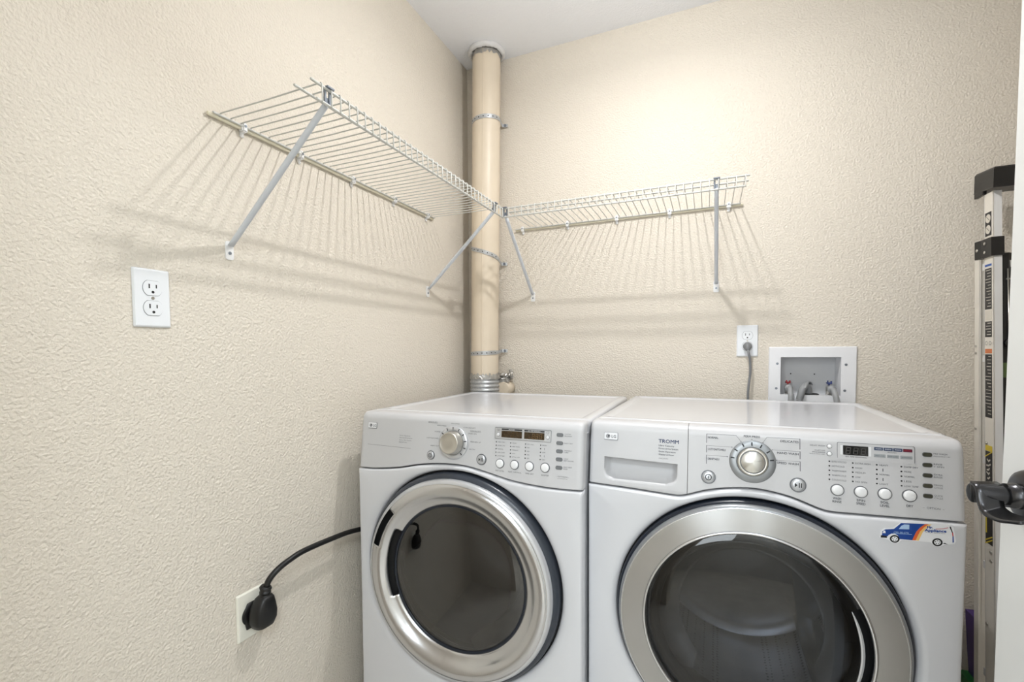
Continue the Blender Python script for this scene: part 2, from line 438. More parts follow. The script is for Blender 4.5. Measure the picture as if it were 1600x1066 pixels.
def disc(mb, x, z, r, o0, o1, n=32, place=PP, bev=None):
    bev = min(.0012, (o1 - o0) * .4) if bev is None else bev
    loops = [[place(x + rr * cos(2 * pi * k / n), z + rr * sin(2 * pi * k / n), o) for k in range(n)] for rr, o in ((r, o0), (r, o1 - bev), (r - bev, o1))]
    mb.loft(loops, True, False)
    for i in range(len(mb.sm) - 2 - 2 * n, len(mb.sm) - 2): mb.sm[i] = True
def rrect(x0, x1, z0, z1, r, n=5):
    out = []
    for cx, cz, a0 in ((x1 - r, z1 - r, 0), (x0 + r, z1 - r, 90), (x0 + r, z0 + r, 180), (x1 - r, z0 + r, 270)):
        for k in range(n + 1): t = rad(a0 + 90 * k / n); out.append((cx + r * cos(t), cz + r * sin(t)))
    return out
def plate(mb, x0, x1, z0, z1, r, o0, o1, place=PP): mb.prism(rrect(x0, x1, z0, z1, r), place, o0, o1)
def pline(mb, pts, wd, place=PP, o=.0002):
    for (x0, z0), (x1, z1) in zip(pts, pts[1:]):
        d = Vector((x1 - x0, z1 - z0)).normalized(); q = Vector((-d.y, d.x)) * wd / 2; d = d * wd / 2
        mb.add([place(x0 - q.x - d.x, z0 - q.y - d.y, o), place(x1 - q.x + d.x, z1 - q.y + d.y, o), place(x1 + q.x + d.x, z1 + q.y + d.y, o), place(x0 + q.x - d.x, z0 + q.y - d.y, o)], [(0, 1, 2, 3)], False)

def panel_mesh(x0, x1, W, seam, dep=None, zrows=None, nx=90, xs=None, round_l=True, round_r=True):
    edge = [(0, .03, .008), (0, .008, .008), (.0012, .0038, .004), (.004, .0012, .0012), (.009, 0, 0)]
    cols = []
    xs = xs or [x0 + .009 + (x1 - x0 - .018) * k / nx for k in range(nx + 1)]
    for dx, dy, dz in edge: cols.append((x0 + (dx if round_l else dx * .1), dy if round_l else (dy if dy > .005 else 0), dz if round_l else 0))
    for x in xs:
        if x0 + .0091 < x < x1 - .0091: cols.append((x, 0, 0))
    for dx, dy, dz in edge[::-1]: cols.append((x1 - (dx if round_r else dx * .1), dy if round_r else (dy if dy > .005 else 0), dz if round_r else 0))
    rows = []
    zr = zrows or [k / 24 for k in range(25)]
    def pt(x, dy, dz, z, yo):
        d = dep(x, z) if dep else 0
        return (x, -T7 * (ZT - z) + yo + dy + d, z - dz * max(0, min(1, (z - .955) / .03)))
    for c in cols:
        x, dy, dz = c; s0 = seam(x); r = []
        r += [pt(x, dy, dz, s0 + .0015, .014), pt(x, dy, dz, s0 + .0014, .004), pt(x, dy, dz, s0 + .0022, .0012), pt(x, dy, dz, s0 + .004, 0)]
        for t in zr:
            z = (s0 + .0045 + t * (.971 - s0 - .0045)) if zrows is None else t
            r.append(pt(x, dy, dz, z, 0))
        for k in range(1, 9):
            a = pi / 2 * k / 8
            p = pt(x, dy, dz, .971, 0)
            z = .971 + .022 * sin(a); r.append((x, p[1] + .022 * (1 - cos(a)), z - dz * min(1, max(0, (z - .955) / .03))))
        r.append((x, .052, .993 - dz))
        rows.append(r)
    return rows

def machine(kind, name, label, loc, rz, W, D, seam, cx, cz):
    root = thing(name, label, kind, loc, rz)
    # cabinet (open at the front, where the front panel closes it)
    mb = MB(); bm = bmesh.new(); bmesh.ops.create_cube(bm, size=1)
    for v in bm.verts: v.co = Vector((W / 2 + v.co.x * (W - .004), (.006 + D) / 2 + v.co.y * (D - .006), .02 + .942 * (v.co.z + .5)))
    bmesh.ops.delete(bm, geom=[f for f in bm.faces if f.normal.y < -.9], context='FACES')
    mb.bm(bm, False); cab = mb.build('cabinet', M['white'], root)
    # top lid with raised rim
    mb = MB(); loops = []
    for ins, z in ((0, .958), (0, .984), (.002, .990), (.007, .993), (.024, .993), (.030, .9895), (.034, .989)):
        loops.append([(x, y, z) for x, y in rrect(ins, W - ins, .054 + (ins if ins > .01 else 0), D - ins, .012 + ins * .3)])
    mb.loft(loops, True, True); mb.sm[-1] = False
    top = mb.build('top_lid', M['white'], root)
    # lower front panel with dished round door opening
    rg = .2865
    def outr(t):
        c, s = cos(t), sin(t); R = 9
        if c > 1e-6: R = min(R, (W - cx) / c)
        if c < -1e-6: R = min(R, -cx / c)
        if s < -1e-6: R = min(R, (cz - .03) / -s)
        if s > 1e-6:
            lo, hi = 0, min(R, 1.)
            if cz + hi * s > seam(cx + hi * c) - .002:
                for _ in range(40):
                    m_ = (lo + hi) / 2
                    if cz + m_ * s > seam(cx + m_ * c) - .002: hi = m_
                    else: lo = m_
                R = min(R, lo)
        return R
    angs = [2 * pi * k / 288 for k in range(288)] + [math.atan2(a, b) % (2 * pi) for a, b in ((seam(0) - .002 - cz, -cx), (seam(W) - .002 - cz, W - cx), (.03 - cz, -cx), (.03 - cz, W - cx))]
    angs.sort(); rows = []
    for t in angs:
        R = outr(t); g = R - rg; row = []
        for f_, d in ((0, .045), (0, .012), (.12, .0065), (.3, .0028), (.55, .0008), (.85, 0)):
            rr = rg + min(.036, g * .8) * f_; row.append((cx + rr * cos(t), -.022 + d, cz + rr * sin(t)))
        for q, d in ((.008, 0), (.003, .0008), (.0008, .003), (0, .007), (0, .03)):
            rr = max(R - q, rg + min(.036, g * .8) * .86)
            row.append((cx + rr * cos(t), -.022 + d, cz + rr * sin(t)))
        rows.append(row)
    rows.append(rows[0])
    front = MB().grid(rows).build('front_panel', M['white'], root)
    # dark floor of the recess behind the door
    mb = MB(); mb.lathe((cx, 0, cz), [(.30, -.006), (.285, .0), (.235, .0), (.215, -.02), (.205, -.03)])
    mb.build('door_seal', M['dark'], root)
    mb = MB()
    for x in (.05, W - .05):
        for y in (.08, D - .08): mb.cyl((x, y, 0), (x, y, .025), .02)
    each(mb, 'foot', M['black'], root)
    return root

DW, WW = .6555, .705
DCX, DCZ = .319, .565
WCX, WCZ = .354, .560
dryer = machine('clothes dryer', 'clothes_dryer', 'white front loading clothes dryer with chrome ringed door, beside the left wall', (.088, -.829, 0), .0086, DW, .682, seam_d, DCX, DCZ)
washer = machine('washing machine', 'washing_machine', 'white front loading washing machine with brushed steel door ring and van sticker', (.7464, -.771, 0), -.0147, WW, .67, seam_w, WCX, WCZ)

# ---- dryer control panel
MB().grid(panel_mesh(0, DW, DW, seam_d)).build('control_panel', M['panel'], dryer)
# ---- washer: detergent drawer and control panel
def dep(x, z):
    # finger recess: deep under its top lip, running out towards its foot
    x0, x1, zt, zb = .0365, .204, .9085 - .004 * (x - .0365) / .1675, .857
    if not (x0 <= x <= x1) or z > zt or z < zb: return 0
    u = min(1, (x - x0) / .012, (x1 - x) / .012); u = max(0, u) ** .5
    corner = 1.
    for xc, sx in ((x0 + .022, -1), (x1 - .022, 1)):
        if (x - xc) * sx > 0 and z < zb + .022:
            corner = min(corner, max(0, 1 - (math.hypot(x - xc, z - zb - .022) / .022) ** 4))
    t = (z - zb) / (zt - zb)
    return .036 * (t ** .38) * u * corner
zrow = sorted([.8465 + .0028 * k for k in range(21)] + [.9045, .9050, .9056, .9062, .9068, .9074, .908, .9086, .9092] + [.912, .93, .95, .971])
xs = sorted([.0095 + .003 * k for k in range(69)] + [.0364, .0368, .0375, .2036, .2040, .2044])
drawer = MB().grid(panel_mesh(0, .2252, WW, seam_w, dep, zrow, xs=xs, round_r=False)).build('detergent_drawer', M['panel'], washer)
MB().grid(panel_mesh(.2262, WW, WW, seam_w, round_l=False)).build('control_panel', M['panel'], washer)

def badge(root, x0, x1, z0, z1):
    mb = MB(); mb.use(M['edge']); plate(mb, x0, x1, z0, z1, .002, 0, .0012)
    mb.use(M['stw']); plate(mb, x0 + .0006, x1 - .0012, z0 + .0014, z1 - .0006, .0015, 0, .0018)
    b = mb.build('badge', None, root)
    mb = MB(); h = z1 - z0; mb.use(M['print']); xc = x0 + h * .52; zc = (z0 + z1) / 2; disc(mb, xc, zc, h * .27, .0018, .0021, 24)
    mb.use(M['stw']); P3 = lambda x, z, o: PP(x, z, .0023 + o)
    text(mb, 'L', xc - h * .02, zc - h * .02, h * .22, P3, 'c'); disc(mb, xc - h * .11, zc + h * .09, h * .035, .002, .0023, 10)
    ring = [(xc + h * .2 * cos(rad(a)), zc + h * .2 * sin(rad(a))) for a in range(60, 361, 20)]
    pline(mb, ring, h * .035, PP, .0023)
    mb.use(M['print']); text(mb, 'LG', x0 + h * 1.28, zc, h * .36, P3, 'c', bold=.00012)
    stuff(mb.build('logo', None, b))
badge(dryer, .0255, .0554, .9462, .9637)
badge(washer, .0351, .0683, .9487, .9670)

PT = lambda x, z, o: PP(x, z, .0003 + o)
# ---- dryer lettering
mb = MB().use(M['print'])
for i, s in enumerate(['Ultra Capacity', 'With SteelSheet System', 'Sensor Dry System', 'DLE5977W']): text(mb, s, .1335, .9325 - .0062 * i, .0026, PT, 'l', width=(.036, .043, .040, .026)[i])
pline(mb, [(.0264, .9011), (.1722, .8989)], .0007)
DX, DZ = .3063, .9237
for s, x, z, a, wd in (('HEAVY DUTY', .2652, .9118, 'r', .029), ('COTTON/TOWELS', .2622, .9316, 'r', .040), ('NORMAL', .2650, .9498, 'r', .018), ('PERM PRESS', .2820, .9662, 'r', .028), ('DELICATES', .3093, .9737, 'c', .024),
    ('ULTRA DELICATE', .3330, .9652, 'l', .036), ('MANUAL DRY', .3540, .9576, 'l', .031), ('SPEED DRY', .3490, .9505, 'l', .025), ('FRESHEN UP', .3560, .9296, 'l', .030), ('AIR DRY', .3530, .9105, 'l', .018), ('SENSOR DRY', .2401, .9745, 'c', .029)):
    text(mb, s, x, z, .0031, PT, a, width=wd)
pline(mb, [(.2255, .9722), (.2546, .9722)], .0005); pline(mb, [(.354, .9553), (.385, .9553)], .0005)
for s, x in (('DRY LEVEL', .4427), ('TEMP. CONTROL', .4830), ('TIME DRY', .5225), ('BEEPER', .5630)): text(mb, s, x, .8632, .0031, PT, 'c', width={'DRY LEVEL': .024, 'TEMP. CONTROL': .036, 'TIME DRY': .022, 'BEEPER': .019}[s])
colsd = [(.4301, ['VERY DRY', 'MORE DRY', 'NORMAL', 'LESS DRY', 'DAMP DRY']), (.4698, ['HIGH', 'MED HIGH', 'MEDIUM', 'LOW', 'ULTRA LOW']), (.5096, ['60 min.', '50', '40', '30', '20']), (.5490, ['HIGH', '', 'LOW', '', 'OFF'])]
for x, ls in colsd:
    for i, s in enumerate(ls):
        if s: text(mb, s, x + .0045, .9345 - .0086 * i, .0026, PT, 'l', width=min(.021, .0024 * len(s) + .001))
for i in (1, 3): pline(mb, [(.559, .9365 - .0086 * i), (.559, .9325 - .0086 * i)], .0009)
for i, s in enumerate(['CUSTOM|PROGRAM', 'RACK DRY', 'WRINKLE|CARE', 'LESS|BEEP VOLUME', 'EASY DRY|BEEP']):
    q = s.split('|')
    for j, ss in enumerate(q): text(mb, ss, .6085, .9625 - .0194 * i + (.0022 if len(q) > 1 else 0) - .0044 * j, .0026, PT, 'l', width=min(.024, .0026 * len(ss)))
text(mb, '- OPTION -', .6066, .864, .0029, PT, 'c', width=.032); text(mb, 'press & hold 3 sec', .6066, .8595, .0019, PT, 'c', width=.024)
stuff(lab(mb.build('lettering', None, dryer), 'small grey printed lettering on the dryer panel'))
# ---- indicator dots
def dots(root, cols_, z0, dz):
    proto = None
    for x in cols_:
        for i in range(5):
            if proto is None:
                m_ = MB(); disc(m_, 0, 0, .0015, .0, .0006, 12, place=lambda x, z, o: (x, -o, z)); proto = m_.build('indicator_dot', M['printd'], root); o = proto
            else: o = copy(proto, root)
            o.location = PP(x, z0 - dz * i, .0001); o.rotation_euler = (-rad(7), 0, 0)
dots(dryer, [.4301, .4698, .5096, .5490], .9345, .0086)
dots(washer, [.4941, .5332, .5720, .6104], .9375, .009)
# ---- buttons
def button(root, x, z, r, m, em, sym=None):
    mb = MB(); disc(mb, x, z, r, 0, .0012, 40, bev=.0004); e_ = mb.build('button_ring', em, root)
    mb = MB(); n = 40
    loops = [[PP(x + rr * cos(2 * pi * k / n), z + rr * sin(2 * pi * k / n), o) for k in range(n)] for rr, o in ((r * .84, .0), (r * .84, .0028), (r * .76, .004), (r * .45, .0046), (.0001, .0048))]
    mb.loft(loops, True, True); b = mb.build('button', m, root)
    if sym:
        mb = MB(); o = .0050; P5 = lambda x, z, oo: PP(x, z, o + oo)
        if sym == 'power':
            pline(mb, [(x + r * .4 * cos(2 * pi * k / 20), z + r * .4 * sin(2 * pi * k / 20)) for k in range(21)], r * .1, PP, o); pline(mb, [(x, z - r * .16), (x, z + r * .16)], r * .11, PP, o)
        else:
            mb.add([PP(x - r * .42, z + r * .3, o), PP(x - r * .42, z - r * .3, o), PP(x - r * .08, z, o)], [(0, 1, 2)], False)
            pline(mb, [(x + r * .12, z - r * .26), (x + r * .12, z + r * .26)], r * .12, PP, o); pline(mb, [(x + r * .38, z - r * .26), (x + r * .38, z + r * .26)], r * .12, PP, o)
        stuff(mb.build('symbol', M['printd'], b))
button(dryer, .2385, .8862, .0122, M['btns'], M['edge'], 'power'); button(dryer, .3902, .8870, .0142, M['btns'], M['edge'], 'play')
for x in (.4425, .4822, .5218, .5623): button(dryer, x, .8815, .0121, M['btn'], M['edge'])
button(washer, .2691, .8834, .0150, M['btns'], M['edge'], 'power'); button(washer, .4395, .8843, .0150, M['btns'], M['edge'], 'play')
for x, z in ((.5073, .882), (.5460, .8825), (.5841, .8832), (.6222, .8842)): button(washer, x, z, .0118, M['btn'], M['edge'])
for z in (.9675, .9525): button(washer, .4941, z, .0046, M['btn'], M['edge'])
# ---- option lenses
def pills(root, x, zs_, m, wd, hh):
    p0 = None
    for z in zs_:
        if p0 is None:
            m_ = MB(); m_.use(M['edge']); m_.prism(rrect(-wd / 2 - .0007, wd / 2 + .0007, -hh / 2 - .0007, hh / 2 + .0007, hh / 2), lambda x, z, o: (x, -o, z), 0, .0008)
            m_.use(m); m_.prism(rrect(-wd / 2, wd / 2, -hh / 2, hh / 2, hh / 2 - .0001), lambda x, z, o: (x, -o, z), 0, .0016)
            p0 = m_.build('option_lens', None, root); o = p0
        else: o = copy(p0, root)
        o.location = PP(x, z, .0001); o.rotation_euler = (-rad(7), 0, 0)
pills(dryer, .5971, [.9621, .9427, .9233, .904, .8845], M['pill'], .0155, .0078)
pills(washer, .6497, [.9636, .9442, .9249, .9056, .8868], M['pillo'], .0135, .0068)
# ---- dryer display
mb = MB(); mb.use(M['greyring']); plate(mb, .4258, .5755, .9425, .9722, .002, 0, .0016)
mb.use(M['silver']); plate(mb, .4270, .5743, .9437, .9700, .002, 0, .0020)
disp = mb.build('display_frame', None, dryer)
mb = MB(); plate(mb, .4443, .4998, .9472, .9640, .001, .0018, .0024); plate(mb, .5058, .5585, .9472, .9640, .001, .0018, .0024); each(mb, 'display', M['lcdb'], disp)
mb = MB(); mb.use(M['printd']); plate(mb, .4445, .4998, .9655, .9692, .0006, .0018, .0023); plate(mb, .5058, .5585, .9655, .9692, .0006, .0018, .0023)
mb.use(M['segb'])
def digit(mb, x, z, h, wd, t, o=.0027):
    for a, b in (((0, 0), (wd, 0)), ((0, h / 2), (wd, h / 2)), ((0, h), (wd, h)), ((0, 0), (0, h / 2)), ((0, h / 2), (0, h)), ((wd, 0), (wd, h / 2)), ((wd, h / 2), (wd, h))):
        pline(mb, [(x + a[0] + a[1] * .12, z + a[1]), (x + b[0] + b[1] * .12, z + b[1])], t, PP, o)
for k in range(3): digit(mb, .5265 + .0095 * k, .9495, .011, .0055, .0010)
mb.use(M['stw']); text(mb, 'PROCESS', .4720, .9673, .0022, lambda x, z, o: PP(x, z, .0025 + o), 'c', width=.016); text(mb, 'EST. TIME REMAINING', .5320, .9673, .0022, lambda x, z, o: PP(x, z, .0025 + o), 'c', width=.032)
stuff(mb.build('display_segments', None, disp))
mb = MB()
for x, z in ((.4354, .9535), (.5670, .9545)):
    mb.use(M['edge']); disc(mb, x, z, .0048, .0019, .0026, 24); mb.use(M['btn']); disc(mb, x, z, .0040, .0019, .0040, 24)
mb.use(M['print']); text(mb, 'MORE', .4354, .9668, .0022, lambda x, z, o: PP(x, z, .0023 + o), 'c'); text(mb, 'TIME', .4354, .9635, .0022, lambda x, z, o: PP(x, z, .0023 + o), 'c')
pline(mb, [(.5670 + .003 * cos(2 * pi * k / 12), .9655 + .003 * sin(2 * pi * k / 12)) for k in range(13)], .0005, PP, .0023)
stuff(mb.build('display_button', None, disp))
# ---- dryer dial
mb = MB(); n = 64
def pl_lathe(mb, x, z, prof, n=64):
    mb.loft([[PP(x + r * cos(2 * pi * k / n), z + r * sin(2 * pi * k / n), o) for k in range(n)] for r, o in prof], True, True)
pl_lathe(mb, DX, DZ, [(.0435, 0), (.0435, .002), (.0425, .004), (.034, .0062), (.032, .004)])
dial = lab(mb.build('dial_ring', M['silver'], dryer), 'silver dial ring')
mb = MB()
for a in [90 + 27 * k for k in range(-5, 3)]:
    c, s = cos(rad(a)), sin(rad(a)); pline(mb, [(DX + .0355 * c, DZ + .0355 * s), (DX + .0405 * c, DZ + .0405 * s)], .0022, lambda x, z, o: PP(x, z, o), .0068)
each(mb, 'dial_mark', M['printd'], dial)
mb = MB(); pl_lathe(mb, DX, DZ, [(.0315, .003), (.0310, .009), (.0290, .011), (.0285, .024), (.0270, .0275), (.0255, .0285), (.0245, .0278), (.010, .0282), (.0001, .0283)])
mb.build('dial_knob', M['satin'], dial)
# ---- washer dial
WX, WZ = .3552, .9245
mb = MB(); pl_lathe(mb, WX, WZ, [(.0450, 0), (.0450, .0012), (.0442, .0020), (.033, .0024)])
dial = lab(mb.build('dial_ring', M['greyring'], washer), 'grey metal dial ring')
mb = MB()
for x, z in ((.317, .930), (.3236, .9465), (.3373, .9579), (.3541, .9617), (.3716, .9579), (.385, .9469), (.3921, .9303)):
    d = Vector((x - WX, z - WZ)).normalized(); pline(mb, [(x - d.x * .0024, z - d.y * .0024), (x + d.x * .0024, z + d.y * .0024)], .0027, PP, .0030)
each(mb, 'dial_mark', M['printd'], dial)
mb = MB(); mb.use(M['edge']); pl_lathe(mb, WX, WZ, [(.0312, .001), (.0312, .003), (.0302, .0035), (.030, .002)]); mb.use(M['satin']); pl_lathe(mb, WX, WZ, [(.0300, .002), (.0295, .012), (.0280, .0155), (.0245, .0165), (.0235, .0150)])
mb.use(M['edge']); pl_lathe(mb, WX, WZ, [(.0238, .014), (.0238, .0155), (.0224, .0155)])
knob = mb.build('dial_knob', None, dial)
mb = MB(); nn = 48
mb.loft([[(r * cos(2 * pi * k / nn), -o, r * sin(2 * pi * k / nn)) for k in range(nn)] for r, o in ((.0222, .0), (.0222, .0020), (.0215, .0028), (.0001, .0034))], True, True)
cap = mb.build('dial_cap', M['brushcap'], knob); cap.location = PP(WX, WZ, .0145); cap.rotation_euler = (-rad(7), 0, 0)
# ---- washer lettering
mb = MB().use(M['tromm']); text(mb, 'TROMM', .1620, .9546, .0078, PT, 'l', width=.0440, bold=.00022)
mb.use(M['print'])
for i, s in enumerate(['Ultra Capacity', 'Direct Drive System', 'Quiet Operation', 'Washer & Dryer']): text(mb, s, .1622, .9445 - .0068 * i, .0032, PT, 'l', width=(.034, .043, .037, .034)[i], bold=.00008)
text(mb, 'WM2277HW', .1627, .9150, .0024, PT, 'l', width=.021)
stuff(lab(mb.build('lettering', None, drawer), 'navy word and small grey print on the drawer front'))
mb = MB().use(M['print'])
pline(mb, [(.2645, .9769), (.2645, .9580)], .0012); pline(mb, [(.2645, .9519), (.2645, .9371)], .0012); pline(mb, [(.2645, .9307), (.2645, .9123)], .0012)
pline(mb, [(.2645, .9772), (.3235, .9778), (.3330, .9652)], .0006); pline(mb, [(.2645, .9519), (.3156, .9519)], .0005); pline(mb, [(.2645, .9307), (.3067, .9307)], .0005)
pline(mb, [(.4430, .9783), (.4430, .9576)], .0012); pline(mb, [(.4432, .9525), (.4432, .9379)], .0012); pline(mb, [(.4433, .9319), (.4434, .9131)], .0012)
pline(mb, [(.4430, .9783), (.3825, .9776), (.3750, .9656)], .0006); pline(mb, [(.4432, .9525), (.3928, .9523)], .0005); pline(mb, [(.4433, .9319), (.4011, .9315)], .0005)
for x, z in ((.3330, .9652), (.3156, .9519), (.3067, .9307), (.3750, .9656), (.3928, .9523), (.4011, .9315), (.3541, .9715)): pline(mb, [(x - .0004, z), (x + .0004, z)], .0014)
for s, x, z, a, wd in (('NORMAL', .2669, .9698, 'l', .0215), ('COTTON/TOWELS', .2671, .9444, 'l', .0360), ('SANITARY', .2671, .9232, 'l', .0240), ('PERM PRESS', .3540, .9772, 'c', .0310),
    ('DELICATES', .4407, .9718, 'r', .0330), ('HAND WASH', .4407, .9470, 'r', .0390), ('SPEED WASH', .4407, .9266, 'r', .0390)): text(mb, s, x, z, .0043, PT, a, width=wd, bold=.00012)
text(mb, 'DELAY WASH', .4868, .9676, .0028, PT, 'r', width=.0260); text(mb, 'CUSTOM', .4868, .9580, .0028, PT, 'r', width=.0180); text(mb, 'PROGRAM', .4868, .9542, .0028, PT, 'r', width=.0220); text(mb, 'PRESS & HOLD 3 SEC', .4868, .9506, .0018, PT, 'r', width=.0270)
for (x, z), (a, b) in (((.5067, .8624), ('WASH', 'RINSE')), ((.5460, .8631), ('SPIN', 'SPEED')), ((.5841, .8639), ('SOIL', 'LEVEL')), ((.6224, .8648), ('DRY', ''))):
    if b: text(mb, a, x, z + .0028, .0042, PT, 'c', width=.0034 * len(a), bold=.0001); text(mb, b, x, z - .0034, .0042, PT, 'c', width=.0030 * len(b), bold=.0001)
    else: text(mb, a, x, z, .0042, PT, 'c', width=.0100, bold=.0001)
colsw = [(.4941, ['EXTRA HOT/COLD', 'HOT/COLD', 'WARM/WARM', 'WARM/COLD', 'COLD/COLD']), (.5332, ['EXTRA HIGH', 'HIGH', 'MEDIUM', 'LOW', 'NO SPIN']), (.5720, ['HEAVY', '', 'NORMAL', '', 'LIGHT']), (.6104, ['DAMP DRY', 'MORE', 'NORMAL', 'LESS', 'LOW TEMP'])]
for x, ls in colsw:
    for i, s in enumerate(ls):
        if s: text(mb, s, x + .0042, .9375 - .009 * i, .0032, PT, 'l', width=min(.0245, .00258 * len(s) + .0008))
        else: pline(mb, [(x + .0098, .9395 - .009 * i), (x + .0098, .9350 - .009 * i)], .0012)
for i, s in enumerate(['PRE WASH|PRESS & HOLD 3 SEC', 'RINSE|+ SPIN', 'EXTRA|RINSE', 'DRAIN|CYCLE', 'QUICK|CYCLE']):
    for j, ss in enumerate(s.split('|')): text(mb, ss, .6592, .9660 - .0193 * i - .0046 * j, .0030 if not (i == 0 and j) else .002, PT, 'l', width=min(.0245, .0025 * len(ss)))
text(mb, '–  OPTION  –', .6578, .8649, .0036, PT, 'c', width=.0320)
stuff(lab(mb.build('lettering', None, washer), 'grey printed lettering and brackets on the washer panel'))
# ---- washer display
mb = MB(); mb.use(M['edge']); plate(mb, .5072, .6312, .9447, .9772, .0025, 0, .0010); mb.use(M['panel']); plate(mb, .5078, .6302, .9440, .9764, .0025, 0, .0013)
disp = mb.build('display_frame', None, washer)
mb = MB(); plate(mb, .5170, .5582, .9528, .9712, .0006, .001, .0018); mb.build('display', M['lcd'], disp)
mb = MB(); mb.use(M['btn']); plate(mb, .5126, .5164, .9528, .9712, .0006, .001, .0017); plate(mb, .5588, .5630, .9528, .9712, .0006, .001, .0017)
mb.use(M['seg'])
for k in range(3): digit(mb, .5215 + .0125 * k, .9555, .012, .0066, .0013, .0020)
mb.use(M['printd']); text(mb, 'EST. TIME REMAINING', .5385, .9496, .0023, lambda x, z, o: PP(x, z, .0015 + o), 'c', width=.034)
for k in range(4):
    mb.use(M['blueled'] if k < 3 else M['redled']); x = .5678 + .0151 * k; plate(mb, x, x + .0140, .9657, .9716, .0005, .001, .0018)
    mb.use(M['stw'] if k < 3 else M['str']); text(mb, ['WASHING', 'RINSING', 'SPINNING', 'DRYING'][k], x + .007, .9687, .0022, lambda x, z, o: PP(x, z, .0020 + o), 'c', width=.010)
for k in range(3):
    mb.use(M['greyled']); x = .5673 + .0207 * k; plate(mb, x, x + .0186, .9523, .9586, .0010, .001, .0018)
    mb.use(M['print']); text(mb, ['CHILD LOCK', 'DOOR LOCKED', 'REMAINING'][k], x + .0093, .9554, .0021, lambda x, z, o: PP(x, z, .0020 + o), 'c', width=.0145)
mb.use(M['print']); text(mb, 'PROGRESS', .5960, .9630, .0019, lambda x, z, o: PP(x, z, .0015 + o), 'c', width=.014)
stuff(mb.build('display_window', None, disp))

# ---- dryer door
DY = -.022
def slot(a, r):
    if 138 < a < 165 and .2385 < r < .2610: return True
    if 149 < a < 203 and r < .2140: return True
    return False
door_d = None
mb = MB(); mb.lathe((DCX, DY, DCZ), [(.282, -.020), (.282, -.004), (.280, .004), (.272, .010), (.262, .012)], 128); door_d = lab(mb.build('door', M['navy'], dryer), 'round dryer door with blue grey rim, chrome ring and smoked glass')
mb = MB(); mb.lathe((DCX, DY, DCZ), [(.2690, .004), (.2690, .014), (.2660, .021), (.2610, .0245), (.2580, .0245)], 160, skip=None); mb.build('door_trim', M['silver'], door_d)
pr = [(.2590, .0240), (.2570, .0220), (.2550, .0245), (.2480, .0262), (.2385, .0258), (.2300, .0225), (.2220, .0160), (.2140, .0095), (.2060, .0055), (.2000, .0035), (.1980, -.004)]
mb = MB(); mb.lathe((DCX, DY, DCZ), pr, 240, skip=slot); ch = mb.build('chrome_ring', M['chrome'], door_d)
so = ch.modifiers.new('s', 'SOLIDIFY'); so.thickness = .002; so.offset = -1
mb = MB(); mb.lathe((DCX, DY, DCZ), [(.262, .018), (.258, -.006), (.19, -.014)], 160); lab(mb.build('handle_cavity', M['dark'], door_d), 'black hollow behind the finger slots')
mb = MB(); mb.lathe((DCX, DY, DCZ), [(.1985, -.008), (.1985, .0020), (.1950, .0040), (.1915, .0020), (.1900, -.010)], 128); mb.build('glass_rim', M['navyd'], door_d)
gl = [(.1920 * sin(rad(a)) / sin(rad(60)), .0 + .03 * (cos(rad(a)) - .5)) for a in (60, 55, 48, 40, 30, 20, 10, .1)]
mb = MB(); mb.lathe((DCX, DY, DCZ), gl, 96); lab(mb.build('door_glass', M['glass_d'], door_d, fix=True), 'dark smoked glass of the dryer door')
mb = MB(); mb.lathe((DCX, DY, DCZ), [(.190, -.012), (.180, -.03), (.165, -.07), (.150, -.085), (.10, -.09), (.0001, -.092)], 96); mb.build('inner_glass', M['bowl'], door_d)
mb = MB(); mb.lathe((DCX, DY, DCZ), [(.21, -.04), (.27, -.10), (.27, -.50), (.24, -.53), (.0001, -.53)], 96); mb.build('drum', M['drumw'], dryer)
# ---- washer door
mb = MB(); mb.lathe((WCX, DY, WCZ), [(.2835, -.020), (.2835, -.002), (.2820, .004), (.277, .007)], 128); door_w = lab(mb.build('door', M['navyd'], washer), 'round washer door with brushed steel ring and smoked glass')
mb = MB(); mb.lathe((WCX, DY, WCZ), [(.2775, .005), (.2765, .012), (.2738, .0168), (.2710, .0178)], 160); mb.build('door_trim', M['greyring'], door_w)
mb = MB(); mb.use(M['chrome']); mb.lathe((WCX, DY, WCZ), [(.2715, .015), (.2715, .0195), (.2700, .0210), (.2688, .0205)], 192)
mb.use(M['chrome']); mb.lathe((WCX, DY, WCZ), [(.2215, .0180), (.2205, .0205), (.2180, .0215), (.2155, .0200), (.2140, .010), (.2140, -.006)], 192); mb.build('chrome_edge', None, door_w)
mb = MB(); mb.lathe((0, 0, 0), [(.2690, .0200), (.2450, .0205), (.2215, .0185)], 256); br = mb.build('steel_ring', M['brushed'], door_w); br.location = (WCX, DY, WCZ)
def wslot(a, r): return (a > 336 or a < 27) and r > .195
gl = [(.2145, .006), (.2050, .010), (.1955, .012), (.18, .0145), (.15, .018), (.11, .021), (.06, .0228), (.0001, .0235)]
mb = MB(); mb.lathe((WCX, DY, WCZ), gl, 192, skip=wslot); lab(mb.build('door_glass', M['glass_w'], door_w), 'dark smoked glass of the washer door')
mb = MB(); mb.lathe((WCX, DY, WCZ), [(.2140, .004), (.2120, -.004), (.2000, -.010), (.1900, -.008), (.1860, -.03)], 192); mb.build('glass_rim', M['dark'], door_w)
